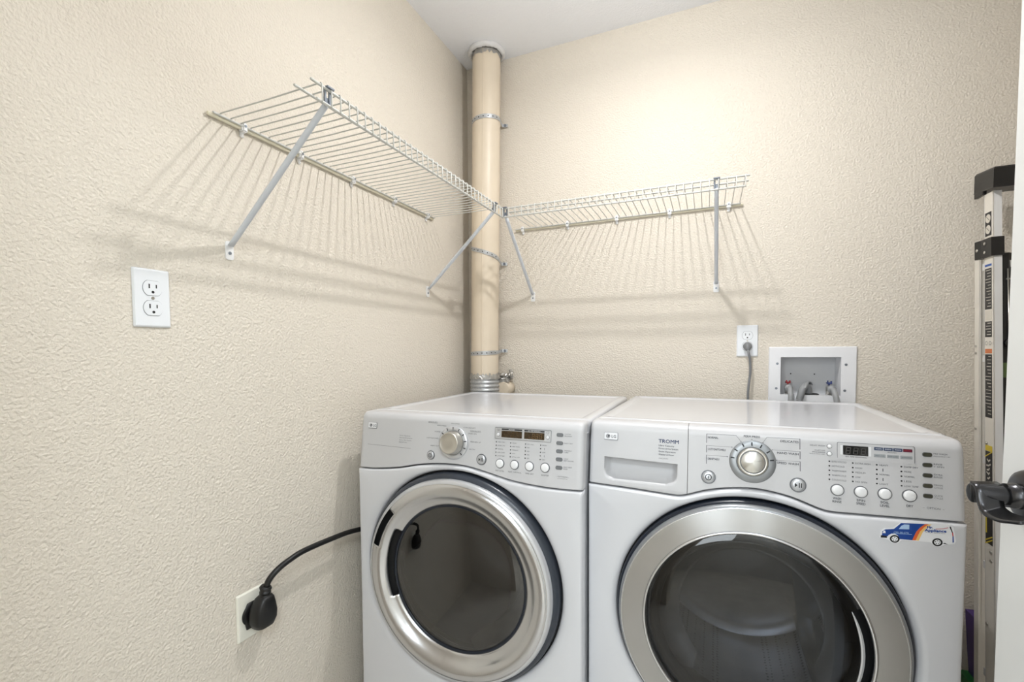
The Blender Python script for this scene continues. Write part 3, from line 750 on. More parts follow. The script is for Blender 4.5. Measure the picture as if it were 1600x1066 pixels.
# curved grip lip of the handle slot
mb = MB(); arc = []
for k in range(41):
    a = rad(-24 + 50 * k / 40); wdt = .0045 * max(0.05, sin(pi * k / 40)) ** .5
    arc.append([(WCX + r * cos(a), DY - o, WCZ + r * sin(a)) for r, o in ((.1985 - wdt, .0120), (.1985 + wdt * .6, .0130), (.1985 + wdt * .6, .0095), (.1985 - wdt, .0085))])
mb.loft(arc, True, True); lab(mb.build('door_grip', M['silver'], door_w), 'pale curved grip lip at the door handle')
mb = MB(); mb.lathe((WCX, DY, WCZ), [(.186, -.012), (.176, -.03), (.160, -.075), (.150, -.090), (.135, -.098), (.06, -.102), (.0001, -.103)], 96); mb.build('inner_glass', M['bowl'], door_w)
mb = MB(); mb.use(M['perf']); mb.lathe((WCX, DY, WCZ), [(.235, -.10), (.250, -.12), (.250, -.42)], 128); mb.use(M['steel']); mb.lathe((WCX, DY, WCZ), [(.250, -.42), (.22, -.44), (.18, -.425), (.06, -.44), (.0001, -.44)], 128)
mb.use(M['dark']); mb.lathe((WCX, DY, WCZ), [(.205, -.030), (.19, -.05), (.21, -.09), (.235, -.10)], 96)
drum = mb.build('drum', None, washer)
mb = MB()
for a in (75, 195, 315):
    c, s = cos(rad(a)), sin(rad(a)); t = Vector((-s, 0, c)); q = Vector((c, 0, s)); o = Vector((WCX, DY, WCZ))
    loops = []
    for y, sc_ in ((.13, .6), (.16, 1), (.38, 1), (.41, .6)):
        loops.append([tuple(o + q * (.250 - hh * sc_) + t * ww * sc_ + Vector((0, y, 0))) for hh, ww in ((-.002, .035), (.03, .022), (.055, .008), (.055, -.008), (.03, -.022), (-.002, -.035))])
    mb.loft(loops, True, True)
each(mb, 'drum_lifter', M['steel'], washer)

# ---- van sticker on the washer front
SX, SZ = .5769, .7900
def VP(x, z, o): return FP(x, z, .0003 + o)
# work in sticker units: u along the van 0..1 (1 = .111 m), v up; slight tilt as stuck
def VS(u, v, o): return VP(.5755 + .1135 * u, .7990 + .1135 * v + .0085 * (u - .2), o)
def rs(o_): return lambda x, z, o: VS(x, z, o + o_)
mb = MB(); mb.use(M['stw'])
body = [(.0, .02), (.01, .13), (.06, .185), (.18, .20), (.27, .285), (.36, .315), (.93, .315), (.965, .26), (1.0, .04), (.98, -.01), (.86, -.03), (.80, -.07), (.72, -.06), (.68, -.005), (.30, .0), (.25, -.055), (.17, -.06), (.12, -.01)]
mb.prism(body, rs(0), -.0002, .0003)
stick = lab(mb.build('van_sticker', None, washer), 'van shaped sticker in blue, orange and white on the washer front')
mb = MB()
mb.use(M['stb']); mb.prism([(.03, .06), (.035, .13), (.075, .165), (.19, .18), (.285, .29), (.60, .295), (.54, .235), (.49, .16), (.455, .06), (.44, .01), (.26, .015), (.25, .07), (.21, .10), (.16, .10), (.12, .07), (.11, .05)], rs(0), .0003, .0004)
def swo(x0, x1, zs_): return None
for m_, d0, d1 in (('sto', 0, .045), ('sty', .045, .085)):
    mb.use(M[m_]); c = [(.60, .295), (.54, .235), (.49, .16), (.455, .06), (.44, .01)]
    mb.prism([(x + d0, z) for x, z in c] + [(x + d1, z) for x, z in c[::-1]], rs(0), .0003, .00042)
mb.use(M['stl']); mb.prism([(.255, .185), (.29, .245), (.33, .27), (.395, .27), (.395, .19)], rs(0), .0003, .0005)
text(mb, '(720) 383-0796', .29, .128, .026, rs(.0005), 'c', width=.20); pline(mb, [(.19, .108), (.43, .105)], .006, VS, .0005)
mb.use(M['stw']); mb.prism([(.04, .10), (.05, .14), (.075, .14), (.08, .10)], rs(0), .0003, .0005)
mb.use(M['slot']); mb.prism([(.015, .02), (.015, .06), (.10, .055), (.10, .02)], rs(0), .0003, .0005); mb.prism([(.91, .27), (.925, .28), (.955, .18), (.945, .175)], rs(0), .0003, .0005); mb.prism([(.83, -.01), (.90, -.022), (.86, .002)], rs(0), .0003, .0005)
mb.use(M['str']); mb.prism([(.945, .175), (.957, .18), (.965, .12), (.952, .12)], rs(0), .0003, .0005)
mb.use(M['stb']); mb.prism([(.952, .12), (.965, .12), (.972, .02), (.955, .015)], rs(0), .0003, .0005)
for x, z in ((.205, .012), (.765, .004)):
    mb.use(M['slot']); mb.prism([(x + .066 * cos(2 * pi * k / 28), z + .066 * sin(2 * pi * k / 28)) for k in range(28)], rs(0), .0004, .0006)
    mb.use(M['stw']); mb.prism([(x + .043 * cos(2 * pi * k / 24), z + .043 * sin(2 * pi * k / 24)) for k in range(24)], rs(0), .0006, .0007)
    mb.use(M['slot'])
    for k in range(5): a = rad(90 + 72 * k); mb.prism([(x + .027 * cos(a) + .008 * cos(2 * pi * j / 8), z + .027 * sin(a) + .008 * sin(2 * pi * j / 8)) for j in range(8)], rs(0), .0007, .0008)
mb.use(M['stb']); text(mb, 'Mr.', .665, .245, .038, rs(.0005), 'c', width=.072, bold=.003); text(mb, 'Appliance', .735, .195, .042, rs(.0005), 'c', width=.275, bold=.003)
mb.use(M['str']); pline(mb, [(.74, .222), (.83, .232), (.89, .255)], .009, VS, .0005)
mb.use(M['print']); text(mb, 'The Expert Appliance Repair', .735, .158, .014, rs(.0005), 'c', width=.26)
stuff(mb.build('sticker_print', None, stick))

# ------------------------------------------------------------------ wire shelves
ZS = 1.690
def shelf(label, mp, inv_rot, s0, s1, front0, wires, clips, braces, loc):
    root = thing('wire_shelf', label, 'shelf', loc, 0)
    L = Vector(loc)
    q = lambda s, d, z: tuple(Vector(mp(s, d, z)) - L)
    def rod(d, z, a, b, r, m, name='rail'):
        mb = MB(); ee = .002 if b > a else -.002
        mb.tube([q(a, d, z), q(a + ee, d, z), q(b - ee, d, z), q(b, d, z)], [r * .7, r, r, r * .7], 10); return mb.build(name, m, root)
    rod(.006, ZS - .003, s0, s1, .0046, M['rodb'])
    rod(.013, ZS + .0005, s0 + .008 * (1 if s1 > s0 else -1), s1, .0026, M['wire'])
    rod(.262, ZS - .002, s0, front0, .0029, M['wire'])
    rod(.305, ZS, s0, front0, .0029, M['wire'])
    rod(.306, ZS - .031, s0 + (.012 if s1 > s0 else -.012), front0, .0030, M['wire'])
    proto = None
    o0 = Vector(mp(0, 0, 0))
    for s in wires:
        if proto is None:
            mb = MB(); pts = [(.010, ZS - .002), (.012, ZS + .003), (.018, ZS + .0042), (.16, ZS + .0030), (.300, ZS + .0042), (.3075, ZS + .0036), (.3095, ZS), (.3098, ZS - .030), (.3085, ZS - .0345)]
            mb.tube([tuple(Vector(mp(0, d, z)) - Vector(mp(0, 0, 0))) for d, z in pts], .00155, 6); proto = mb.build('wire', M['wire'], root); o = proto
        else: o = copy(proto, root)
        o.location = q(s, 0, 0)
    pc = None
    for s in clips:
        mb = MB()
        c = Vector(mp(0, 0, 0))
        def bx(a, b, bev): # box in (s,d,z)
            bm = bmesh.new(); bmesh.ops.create_cube(bm, size=1)
            for v in bm.verts: v.co = Vector([(a[i] + b[i]) / 2 + v.co[i] * (b[i] - a[i]) for i in range(3)])
            bmesh.ops.bevel(bm, geom=bm.edges[:], offset=bev, segments=2, affect='EDGES')
            for v in bm.verts: v.co = Vector(mp(*v.co)) - Vector(mp(0, 0, 0))
            mb.bm(bm, False)
        if pc is None:
            bx((-.007, 0, ZS - .012), (.007, .017, ZS + .010), .003); bx((-.005, 0, ZS - .022), (.005, .006, ZS - .008), .002)
            pc = mb.build('wall_clip', M['plastic'], root); o = pc
            mb = MB(); mb.cyl(tuple(Vector(mp(0, .015, ZS + .001)) - c), tuple(Vector(mp(0, .0185, ZS + .001)) - c), .0028, 12); ps = mb.build('screw', M['greysteel'], pc)
        else: o = copy(pc, root); copy(ps, o)
        o.location = q(s, 0, 0)
    for sf, st_ in braces:
        mb = MB()
        a = Vector(mp(sf, .010, 1.412)); b = Vector(mp(st_, .300, ZS - .024)); d = (b - a).normalized()
        side = Vector(mp(1, 0, 0)) - Vector(mp(0, 0, 0)); side.normalize(); nn_ = d.cross(side).normalized()
        def loop(p, hw, ht): return [tuple(p - L + side * x * hw + nn_ * y * ht) for x, y in [(cos(2 * pi * k / 14), sin(2 * pi * k / 14)) for k in range(14)]]
        mb.loft([loop(a - d * .004, .0075, .003), loop(a + d * .012, .0070, .0045), loop(a + d * .03, .0066, .0062), loop(b - d * .03, .0066, .0062), loop(b, .0066, .0055)], True, True)
        br = mb.build('brace', M['brace'], root)
        mb = MB()
        def P2(x, z, h): return q(sf + x, h, z)
        mb.prism(rrect(-.0095, .0095, 1.378, 1.420, .005), P2, .0003, .0028); mb.build('brace_foot', M['plastic'], br)
        mb = MB(); mb.cyl(q(sf, .0025, 1.393), q(sf, .0045, 1.393), .0036, 14); mb.build('screw', M['greysteel'], br)
        mb = MB()
        def bx2(a_, b_):
            bm = bmesh.new(); bmesh.ops.create_cube(bm, size=1)
            for v in bm.verts: v.co = Vector([(a_[i] + b_[i]) / 2 + v.co[i] * (b_[i] - a_[i]) for i in range(3)])
            bmesh.ops.bevel(bm, geom=bm.edges[:], offset=.001, segments=1, affect='EDGES')
            for v in bm.verts: v.co = Vector(q(*v.co))
            mb.bm(bm, False)
        bx2((st_ - .0085, .2985, ZS - .028), (st_ - .0035, .3035, ZS + .004)); bx2((st_ + .0035, .2985, ZS - .028), (st_ + .0085, .3035, ZS + .004)); bx2((st_ - .0095, .297, ZS + .001), (st_ + .0095, .3125, ZS + .0055)); bx2((st_ - .006, .294, ZS - .03), (st_ + .006, .300, ZS - .012))
        mb.build('brace_hook', M['greysteel'], br)
    return root
lw = [-1.1785 + .02478 * k for k in range(36)]
shelf('long white wire shelf on the left wall', lambda s, d, z: (d, s, z), 0, -1.203, -.306, -.300, lw, [-1.12, -.955, -.758, -.554, -.351], [(-1.159, -1.157), (-.345, -.367)], (0, -.75, 1.69))
bw = [.2570 + .02510 * k for k in range(2, 35)]
bw = [x for x in bw if x > .300]
shelf('shorter white wire shelf on the back wall over the washer', lambda s, d, z: (s, -d, z), 0, 1.122, .236, .312, bw, [.269, .469, .671, .871, 1.075], [(.312, .3155), (1.0365, 1.030)], (.7, 0, 1.69))

# ------------------------------------------------------------------ vent pipe in the corner
vp = thing('vent_pipe', 'beige painted round vent pipe in the corner running up to the ceiling', 'pipe', (.125, -.085, 0))
pr_ = .0595
def pc_(z): t = (z - 1.0) / 1.43; return Vector((.1135 + .0235 * t, -.078, z))
mb = MB(); zz = [1.045 + (CZ - .012 - 1.045) * k / 20 for k in range(21)]; mb.tube([pc_(z) for z in zz], pr_, 48, caps=False); mb.build('pipe', M['pipe'], vp, world=True)
mb = MB()   # pressed seam down the pipe
mb.tube([pc_(z) + Vector((.012, -pr_ + .0012, 0)) for z in zz], .0016, 6); mb.build('pipe_seam', M['pipe'], vp, world=True)
# plaster collar at ceiling
mb = MB(); n = 60; loops = []
for j, (rr, z0) in enumerate(((pr_ + .016, CZ - .0005), (pr_ + .019, CZ - .008), (pr_ + .012, CZ - .020), (pr_ + .003, CZ - .016))):
    loops.append([tuple(pc_(2.4) * 1 + Vector(((rr + random.uniform(-.003, .003) * (j > 0)) * cos(2 * pi * k / n), (rr + random.uniform(-.003, .003) * (j > 0)) * sin(2 * pi * k / n), z0 + random.uniform(-.002, .002) * (j > 0) - 2.4))) for k in range(n)])
mb.loft(loops, False, True); lab(mb.build('ceiling_collar', M['plaster'], vp, world=True), 'ragged white plaster collar at the ceiling')
mb = MB(); mb.tube([pc_(CZ - .034), pc_(CZ - .010)], pr_ + .0012, 48, caps=False)
for i in range(len(mb.v)):
    x, y, z = mb.v[i]
    if z < CZ - .025: mb.v[i] = (x, y, z + random.uniform(-.006, .008))
mb.build('foil_band', M['foil'], vp, world=True)
# strap clamps
def strap(zl, zr, tl, tr, sag=0.):
    mb = MB(); n = 40; top = []; hh = .0085
    inner = []; 
    rows = []
    for k in range(n + 1):
        a = rad(175 + 190 * k / n); c = pc_((zl + zr) / 2); t = k / n
        z = zl + (zr - zl) * t + sag * sin(pi * t)
        rows.append([(c.x + (pr_ + o) * cos(a), c.y + (pr_ + o) * sin(a), z + h) for o, h in ((.0008, -hh), (.0022, -hh), (.0022, hh), (.0008, hh))])
    mb.loft(rows, True, False); s_ = mb.build('pipe_strap', M['galv'], vp, world=True)
    # tabs to the wall on either side
    mb = MB()
    for (tx, tz), sx, z in ((tl, -1, zl), (tr, 1, zr)):
        c = pc_(z); p0 = Vector((c.x + sx * (pr_ + .001), c.y + .002, z)); p1 = Vector((tx - sx * .012, -.012, tz)); p2 = Vector((tx + sx * .010, -.004, tz))
        for a, b in ((p0, p1), (p1, p2)):
            d = (b - a).normalized(); q = d.cross(Vector((0, 0, 1))).normalized() * .0008
            mb.loft([[tuple(p + q + Vector((0, 0, -hh * .8))), tuple(p - q + Vector((0, 0, -hh * .8))), tuple(p - q + Vector((0, 0, hh * .8))), tuple(p + q + Vector((0, 0, hh * .8)))] for p in (a, b)], True, False)
    each(mb, 'strap_tab', M['galv'], s_, world=True)
    mb = MB()
    for (tx, tz), sx in ((tl, -1), (tr, 1)): mb.cyl((tx, -.004, tz), (tx, -.013, tz), .0055, 8)
    each(mb, 'bolt', M['greysteel'], s_, world=True)
    mb = MB()
    for k in range(3, 38, 4):
        a = rad(175 + 190 * k / n); c = pc_((zl + zr) / 2); t = k / n; z = zl + (zr - zl) * t + sag * sin(pi * t); d = Vector((cos(a), sin(a), 0)); c = Vector((c.x, c.y, z))
        mb.cyl(tuple(c + d * (pr_ + .0020)), tuple(c + d * (pr_ + .0026)), .0026, 8)
    each(mb, 'strap_hole', M['dark'], s_, world=True)
strap(2.128, 2.140, (.036, 2.131), (.190, 2.143), .0)
strap(1.618, 1.556, (.030, 1.64), (.182, 1.548), .0)
strap(1.152, 1.160, (.030, 1.15), (.181, 1.166), .0)
# ragged foil at the joint, flexible duct below
mb = MB(); n = 72; loops = []
for j, z in enumerate((1.068, 1.061, 1.054, 1.046)):
    loops.append([tuple(pc_(z) + Vector(((pr_ + .0015 + .004 * j / 3 + random.uniform(0, .004)) * cos(2 * pi * k / n), (pr_ + .0015 + .004 * j / 3 + random.uniform(0, .004)) * sin(2 * pi * k / n), random.uniform(-.010, .006) if j == 0 else random.uniform(-.002, .002)))) for k in range(n)])
mb.loft(loops, False, False); lab(mb.build('foil_tape', M['foil'], vp, world=True), 'crumpled silver foil tape round the pipe joint')
mb = MB(); pts = []; rs_ = []
for k in range(160):
    z = 1.048 - k * .0042; pts.append(tuple(pc_(1.0) + Vector((0, 0, z - 1.0)))); rs_.append(pr_ + .0035 + .0028 * cos(k * 2 * pi / 4))
mb.tube(pts, rs_, 40); lab(mb.build('flexible_duct', M['galv'], vp, world=True), 'ribbed silver flexible duct below the pipe')
# crumpled foil sticking out on the side of the joint
def crumple(c, sz, nu, nv, amp):
    mb = MB(); rows = []
    for i in range(nu + 1):
        th = pi * i / nu; row = []
        for j in range(nv):
            ph = 2 * pi * j / nv; k = 1 + random.uniform(-amp, amp) if 0 < i < nu else 1
            row.append((c[0] + sz[0] * k * cos(th), c[1] + sz[1] * k * sin(th) * cos(ph), c[2] + sz[2] * k * sin(th) * sin(ph)))
        rows.append(row)
    mb.loft(rows, True, False); return mb
for c, sz in (((.188, -.045, 1.058), (.024, .012, .010)), ((.190, -.045, 1.036), (.030, .014, .012)), ((.214, -.026, 1.056), (.014, .012, .019)), ((.214, -.02, 1.075), (.009, .008, .010))):
    crumple(c, sz, 9, 10, .28).build('foil_scrap', M['foil'], vp, world=True)
mb = MB(); mb.tube([(.190, -.06, 1.000), (.192, -.03, 1.000), (.192, -.002, 1.000)], [.030, .034, .034], 32); lab(mb.build('round_tube', M['pipe'], vp, world=True), 'round beige tube beside the duct')  # short beige tube between the duct and the wall

# ------------------------------------------------------------------ outlets
def outlet(name, label, org, du, dn, W=.0699, H=.1143, m=M['plate'], sockets=True, group=None):
    # org: bottom left corner on the wall; du: unit along wall; dn: unit out of wall
    root = thing(name, label, 'outlet', org)
    du, dn = Vector(du), Vector(dn); up = Vector((0, 0, 1))
    P = lambda x, z, h: tuple(du * x + up * z + dn * h)
    mb = MB(); mb.loft([[P(x, z, h) for x, z in rrect(i, W - i, i, H - i, .003)] for i, h in ((0, .0003), (0, .0022), (.0022, .0052), (.004, .0058))], True, False); mb.build('cover_plate', m, root)
    if sockets:
        for zc in (H / 2 + .0195, H / 2 - .0195):
            sh = []
            for a in range(0, 360, 6):
                c, s = cos(rad(a)), sin(rad(a)); r = .0172; sh.append((W / 2 + r * c, zc + max(-.0142, min(.0142, r * s))))
            mb = MB(); mb.use(M['edge']); mb.prism([(W / 2 + (x - W / 2) * 1.04, zc + (z - zc) * 1.04) for x, z in sh], P, .005, .0060); mb.use(m); mb.prism(sh, P, .005, .0072); so_ = mb.build('socket', None, root)
            mb = MB()
            for x, hw, hh in ((-.0063, .0011, .0042), (.0063, .0010, .0034)): mb.prism([(W / 2 + x - hw, zc + .0036 - hh), (W / 2 + x + hw, zc + .0036 - hh), (W / 2 + x + hw, zc + .0036 + hh), (W / 2 + x - hw, zc + .0036 + hh)], P, .007, .0075)
            mb.prism([(W / 2 + .0026 * cos(2 * pi * k / 14), zc - .0078 + max(-.0026, .0026 * sin(2 * pi * k / 14)) ) for k in range(14)], P, .007, .0075)
            each(mb, 'slot', M['slot'], so_)
        mb = MB(); mb.cyl(P(W / 2, H / 2, .005), P(W / 2, H / 2, .0068), .003, 14); mb.build('screw', M['satin'], root)
    return root, P
outlet('electrical_outlet', 'white double outlet with nothing plugged in, on left wall below the wire shelf', (0, -1.3577, 1.2167), (0, 1, 0), (1, 0, 0), W=.066)
outlet('electrical_outlet', 'white double outlet on the back wall with a grey cord plugged in', (1.1076, 0, 1.139), (1, 0, 0), (0, -1, 0))
o3, P = outlet('electrical_outlet', 'ivory outlet plate low on the left wall holding a large black plug', (0, -1.172, .480), (0, 1, 0), (1, 0, 0), W=.072, m=M['ivory'], sockets=False)
mb = MB(); mb.cyl(P(.036, .057, .005), P(.036, .057, .011), .026, 32); mb.build('socket', M['rubber'], o3)
# grey cord
pc = thing('power_cord', 'thin grey power cord hanging from the back wall outlet behind the washer', 'cord', (1.143, -.03, .9))
mb = MB(); pts = catmull([(1.1427, -.030, 1.168), (1.145, -.042, 1.150), (1.150, -.036, 1.125), (1.1515, -.030, 1.08), (1.147, -.028, 1.03), (1.1455, -.028, .98), (1.15, -.03, .80), (1.17, -.04, .6)], 8)
mb.tube(pts, .0042, 12); mb.build('cable', M['cord'], pc, world=True)
mb = MB(); mb.tube([(1.1427, -.0075, 1.1765), (1.1427, -.015, 1.1765), (1.1427, -.024, 1.175), (1.1427, -.031, 1.169), (1.1427, -.033, 1.160)], [.0145, .0150, .0130, .0090, .0060], 20); mb.build('plug', M['cord'], pc, world=True)
# dryer cord
pc = thing('dryer_cord', 'thick black cord with a big moulded plug running behind the dryer', 'cord', (.03, -1.115, .5))
# plug body: moulded wedge hanging over the socket
def ploop(z, y0, y1, x0, x1, k=3.2, n=28):
    out = []
    for i in range(n):
        a = 2 * pi * i / n; c, s = cos(a), sin(a)
        out.append(((x0 + x1) / 2 + (x1 - x0) / 2 * abs(c) ** (2 / k) * (1 if c > 0 else -1), (y0 + y1) / 2 + (y1 - y0) / 2 * abs(s) ** (2 / k) * (1 if s > 0 else -1), z))
    return out
mb = MB(); mb.loft([ploop(.506, -1.142, -1.112, .014, .042), ploop(.510, -1.149, -1.104, .011, .050), ploop(.524, -1.156, -1.097, .010, .054), ploop(.542, -1.156, -1.096, .010, .055), ploop(.562, -1.150, -1.100, .011, .054), ploop(.576, -1.141, -1.104, .016, .052), ploop(.582, -1.136, -1.108, .022, .048)], True, True)
pg = mb.build('plug', M['rubber'], pc, world=True)
mb = MB(); mb.loft([ploop(.507, -1.154, -1.120, .0075, .0125), ploop(.545, -1.162, -1.114, .0075, .0125), ploop(.568, -1.150, -1.118, .0075, .0125)], True, True); mb.build('plug_flange', M['rubber'], pg, world=True)
mb = MB(); mb.tube([(.036, -1.122, .578), (.036, -1.122, .582), (.036, -1.122, .5825), (.036, -1.122, .586), (.036, -1.122, .5865), (.036, -1.122, .592), (.036, -1.122, .5925), (.037, -1.121, .600), (.038, -1.120, .604)], [.0125, .0125, .0105, .0105, .0128, .0128, .0112, .0142, .0118], 20); mb.build('strain_relief', M['rubber'], pg, world=True)
mb = MB(); pts = catmull([(.037, -1.121, .598), (.042, -1.114, .618), (.050, -1.094, .637), (.056, -1.062, .649), (.057, -1.02, .6535), (.053, -.93, .647), (.048, -.83, .634), (.046, -.70, .60), (.045, -.45, .50), (.045, -.25, .40)], 8)
mb.tube(pts, .0072, 14); mb.build('cable', M['rubber'], pc, world=True)

# ------------------------------------------------------------------ washer outlet box and hoses
wb = thing('washer_outlet_box', 'white recessed washer supply box in the back wall with red and blue valves', 'box', (1.342, 0, 1.07))
mb = MB(); X0, X1, Z0, Z1 = 1.212, 1.473, .965, 1.173
outer = lambda i, h: [(x, -h, z) for x, z in rrect(X0 + i, X1 - i, Z0 + i, Z1 - i, .003)]
inner = lambda h, g=0: [(x, h, z) for x, z in rrect(hx0 + .004 - g, hx1 - .008 + g, hz0 + .004 - g, hz1 - .002 + g, .002)]
mb.loft([outer(0, .0003), outer(0, .006), outer(.003, .0095), outer(.02, .0095), inner(-.0095), inner(-.007), inner(.075)], False, False)
fr = mb.build('frame', M['box'], wb, world=True)
mb = MB(); mb.prism(rrect(hx0 + .002, hx1 - .006, hz0 + .002, hz1, .002), lambda x, z, h: (x, h, z), .074, .078); mb.build('back_plate', M['boxshade'], wb, world=True)
mb = MB()
for x, z in ((1.2385, 1.114), (1.4415, 1.111), (1.2365, 1.026), (1.4395, 1.023)): mb.cyl((x, -.009, z), (x, -.0108, z), .0042, 14)
each(mb, 'screw', M['greysteel'], wb, world=True)
mb = MB()
for x, z in ((1.292, 1.075), (1.366, 1.074)): mb.cyl((x, .0735, z), (x, .0725, z), .0022, 10)
each(mb, 'screw_hole', M['dark'], wb, world=True)
mb = MB(); mb.prism(rrect(1.318, 1.372, .010, .070, .012), lambda x, y, h: (x, y, h), 1.0045, 1.0065); mb.build('drain_opening', M['dark'], wb, world=True)
for x, m_, nm in ((1.279, 'red', 'red valve handle'), (1.4045, 'blue', 'blue valve handle')):
    mb = MB(); mb.tube([(x, .045, 1.004), (x, .045, 1.030)], .0085, 16); mb.tube([(x, .045, 1.028), (x, .02, 1.026), (x, .012, 1.024)], [.009, .010, .010], 16); v_ = mb.build('valve', M['satin'], wb, world=True)
    mb = MB(); mb.box((x - .0075, .030, 1.042), (x + .0075, .052, 1.0475), .001); mb.box((x - .0025, .037, 1.030), (x + .0025, .045, 1.044)); mb.box((x - .0075, .030, 1.044), (x - .0035, .034, 1.054), .0008); mb.box((x + .0025, .031, 1.044), (x + .0075, .036, 1.052), .0008)
    lab(mb.build('valve_handle', M[m_], wb, world=True), nm)
def hose(name, label, pts, r, m, nut=True, ribs=False):
    h = thing(name, label, 'hose', pts[-1])
    c = catmull(pts, 10); mb = MB()
    if ribs:
        c = catmull(pts, 40); mb.tube(c, [r + .0014 * (1 if (k // 2) % 2 else -1) for k in range(len(c))], 20)
    else: mb.tube(c, r, 16)
    mb.build('hose_tube', m, h, world=True)
    if nut:
        mb = MB(); a, b = Vector(pts[0]), Vector(pts[1]); d = (b - a).normalized(); mb.tube([a - d * .002, a + d * .010, a + d * .0105, a + d * .016], [.0128, .0128, .0105, .0095], 18); mb.build('hose_nut', M['hose'], h, world=True)
    return h
hose('supply_hose', 'grey water hose on the red valve at the left of the supply box', [(1.277, .010, 1.027), (1.278, -.012, 1.025), (1.279, -.026, 1.008), (1.279, -.030, .985), (1.279, -.035, .93), (1.28, -.04, .8)], .0085, M['hose'])
hose('supply_hose', 'grey water hose on the blue valve at the right of the supply box', [(1.4045, .010, 1.027), (1.407, -.012, 1.023), (1.411, -.026, 1.005), (1.414, -.030, .98), (1.417, -.035, .93), (1.41, -.04, .8)], .0085, M['hose'])
dh = hose('drain_hose', 'ribbed grey drain hose hooked into the middle of the supply box', [(1.345, .040, 1.000), (1.342, .034, 1.022), (1.332, .018, 1.035), (1.318, -.006, 1.026), (1.310, -.024, 1.008), (1.3045, -.034, .985), (1.303, -.04, .92), (1.33, -.045, .8)], .0095, M['hose'], nut=False, ribs=True)
mb = MB(); mb.grid([[tuple(Vector((1.318 + .028 * t, -.012 + .055 * t, 1.012 + .040 * sin(pi * (.15 + .6 * t)))) + Vector((w_ * .006 + .004, -.004, -abs(w_) * .002))) for w_ in (-1, 0, 1)] for t in [k / 8 for k in range(9)]], True)
o = mb.build('hose_guide', M['hose'], dh, world=True); so = o.modifiers.new('s', 'SOLIDIFY'); so.thickness = .002

# ------------------------------------------------------------------ ladder leaning on the back wall
LB = Vector((1.7, -.36, 0))
ld = thing('step_ladder', 'folded aluminium step ladder with black top cap leaning beside the washer', 'ladder', LB)
def LP(dx, dy, z): return tuple(Vector((1.733 + .0235 * (z - 1.6) + dx, -.170 + .132 * (z - 1.6) + dy, z)) - LB)
def rail(x0, x1, y0, y1, z0, z1, m, name, parent=ld, place=LP):
    mb = MB(); mb.loft([[place(x, y, z) for x, y in ((x0, y0), (x1, y0), (x1, y1), (x0, y1))] for z in (z0, z1)], True, False); return mb.build(name, m, parent)
fw = .0185
def chan(name, sx):
    mb = MB()
    mk = lambda x0, x1, y0, y1, m_: (mb.use(m_), mb.loft([[LP(x, y, z) for x, y in ((x0, y0), (x1, y0), (x1, y1), (x0, y1))] for z in (.02, 1.60)], True, False))
    mk(sx, sx + .0022, 0, .045, M['alulit']); mk(sx, sx + fw, 0, .002, M['alu']); mk(sx, sx + fw, .043, .045, M['alu'])
    return mb.build(name, None, ld)
chan('front_rail', 0); chan('front_rail', .30)
def RP(dx, dy, z): return tuple(Vector((1.7395 + .011 * (z - 1.4) + dx, -.095 + .094 * (z - 1.4) + dy, z)) - LB)
for sx in (0, .29):
    mb = MB(); mb.loft([[RP(x, y, z) for x, y in ((sx, 0), (sx + .02, 0), (sx + .02, .022), (sx, .022))] for z in (.03, 1.44)], True, False); mb.loft([[RP(x, y, z) for x, y in ((sx - .0012, -.004), (sx + .004, -.004), (sx + .004, .004), (sx - .0012, .004))] for z in (.03, 1.44)], True, False); mb.build('rear_rail', M['alulit'], ld)
for z in (.30, .58, .86, 1.14, 1.40):
    mb = MB(); mb.box(LP(.003, .012, z - .015), LP(.30, .06, z + .004)); mb.build('step', M['alu'], ld)
# cap
mb = MB(); w3 = lambda p: tuple(Vector(p) - LB)
capf = [(1.724, -.192), (2.07, -.192), (2.07, -.085), (1.7265, -.085)]
loops = []
for z, g in ((1.603, -.001), (1.606, 0), (1.655, 0), (1.660, .003)):
    loops.append([w3((x + (g if i in (0, 3) else -g), y + (g if i in (0, 1) else -g), z + .012 * (y + .19) / .1)) for i, (x, y) in enumerate(capf)])
mb.loft(loops, True, False)
mb.box(w3((1.7255, -.135, 1.600)), w3((1.735, -.088, 1.640)), .002)
lab(mb.build('top_cap', M['black'], ld), 'black plastic top cap')
mb = MB(); mb.loft([[LP(x, y, z) for x, y in ((-.006, -.004), (fw + .003, -.004), (fw + .003, .048), (-.004, .074), (-.010, .072), (-.0065, .046))] for z in (1.418, 1.470)], True, False); hb = lab(mb.build('hinge_bracket', M['black'], ld), 'black plastic hinge bracket with rivets')
mb = MB()
for y, z in ((.026, 1.457), (.026, 1.432), (.062, 1.444)): mb.cyl(LP(-.0055, y, z), LP(-.0085 - (.002 if y > .05 else 0), y, z), .004, 12)
each(mb, 'rivet', M['satin'], hb)
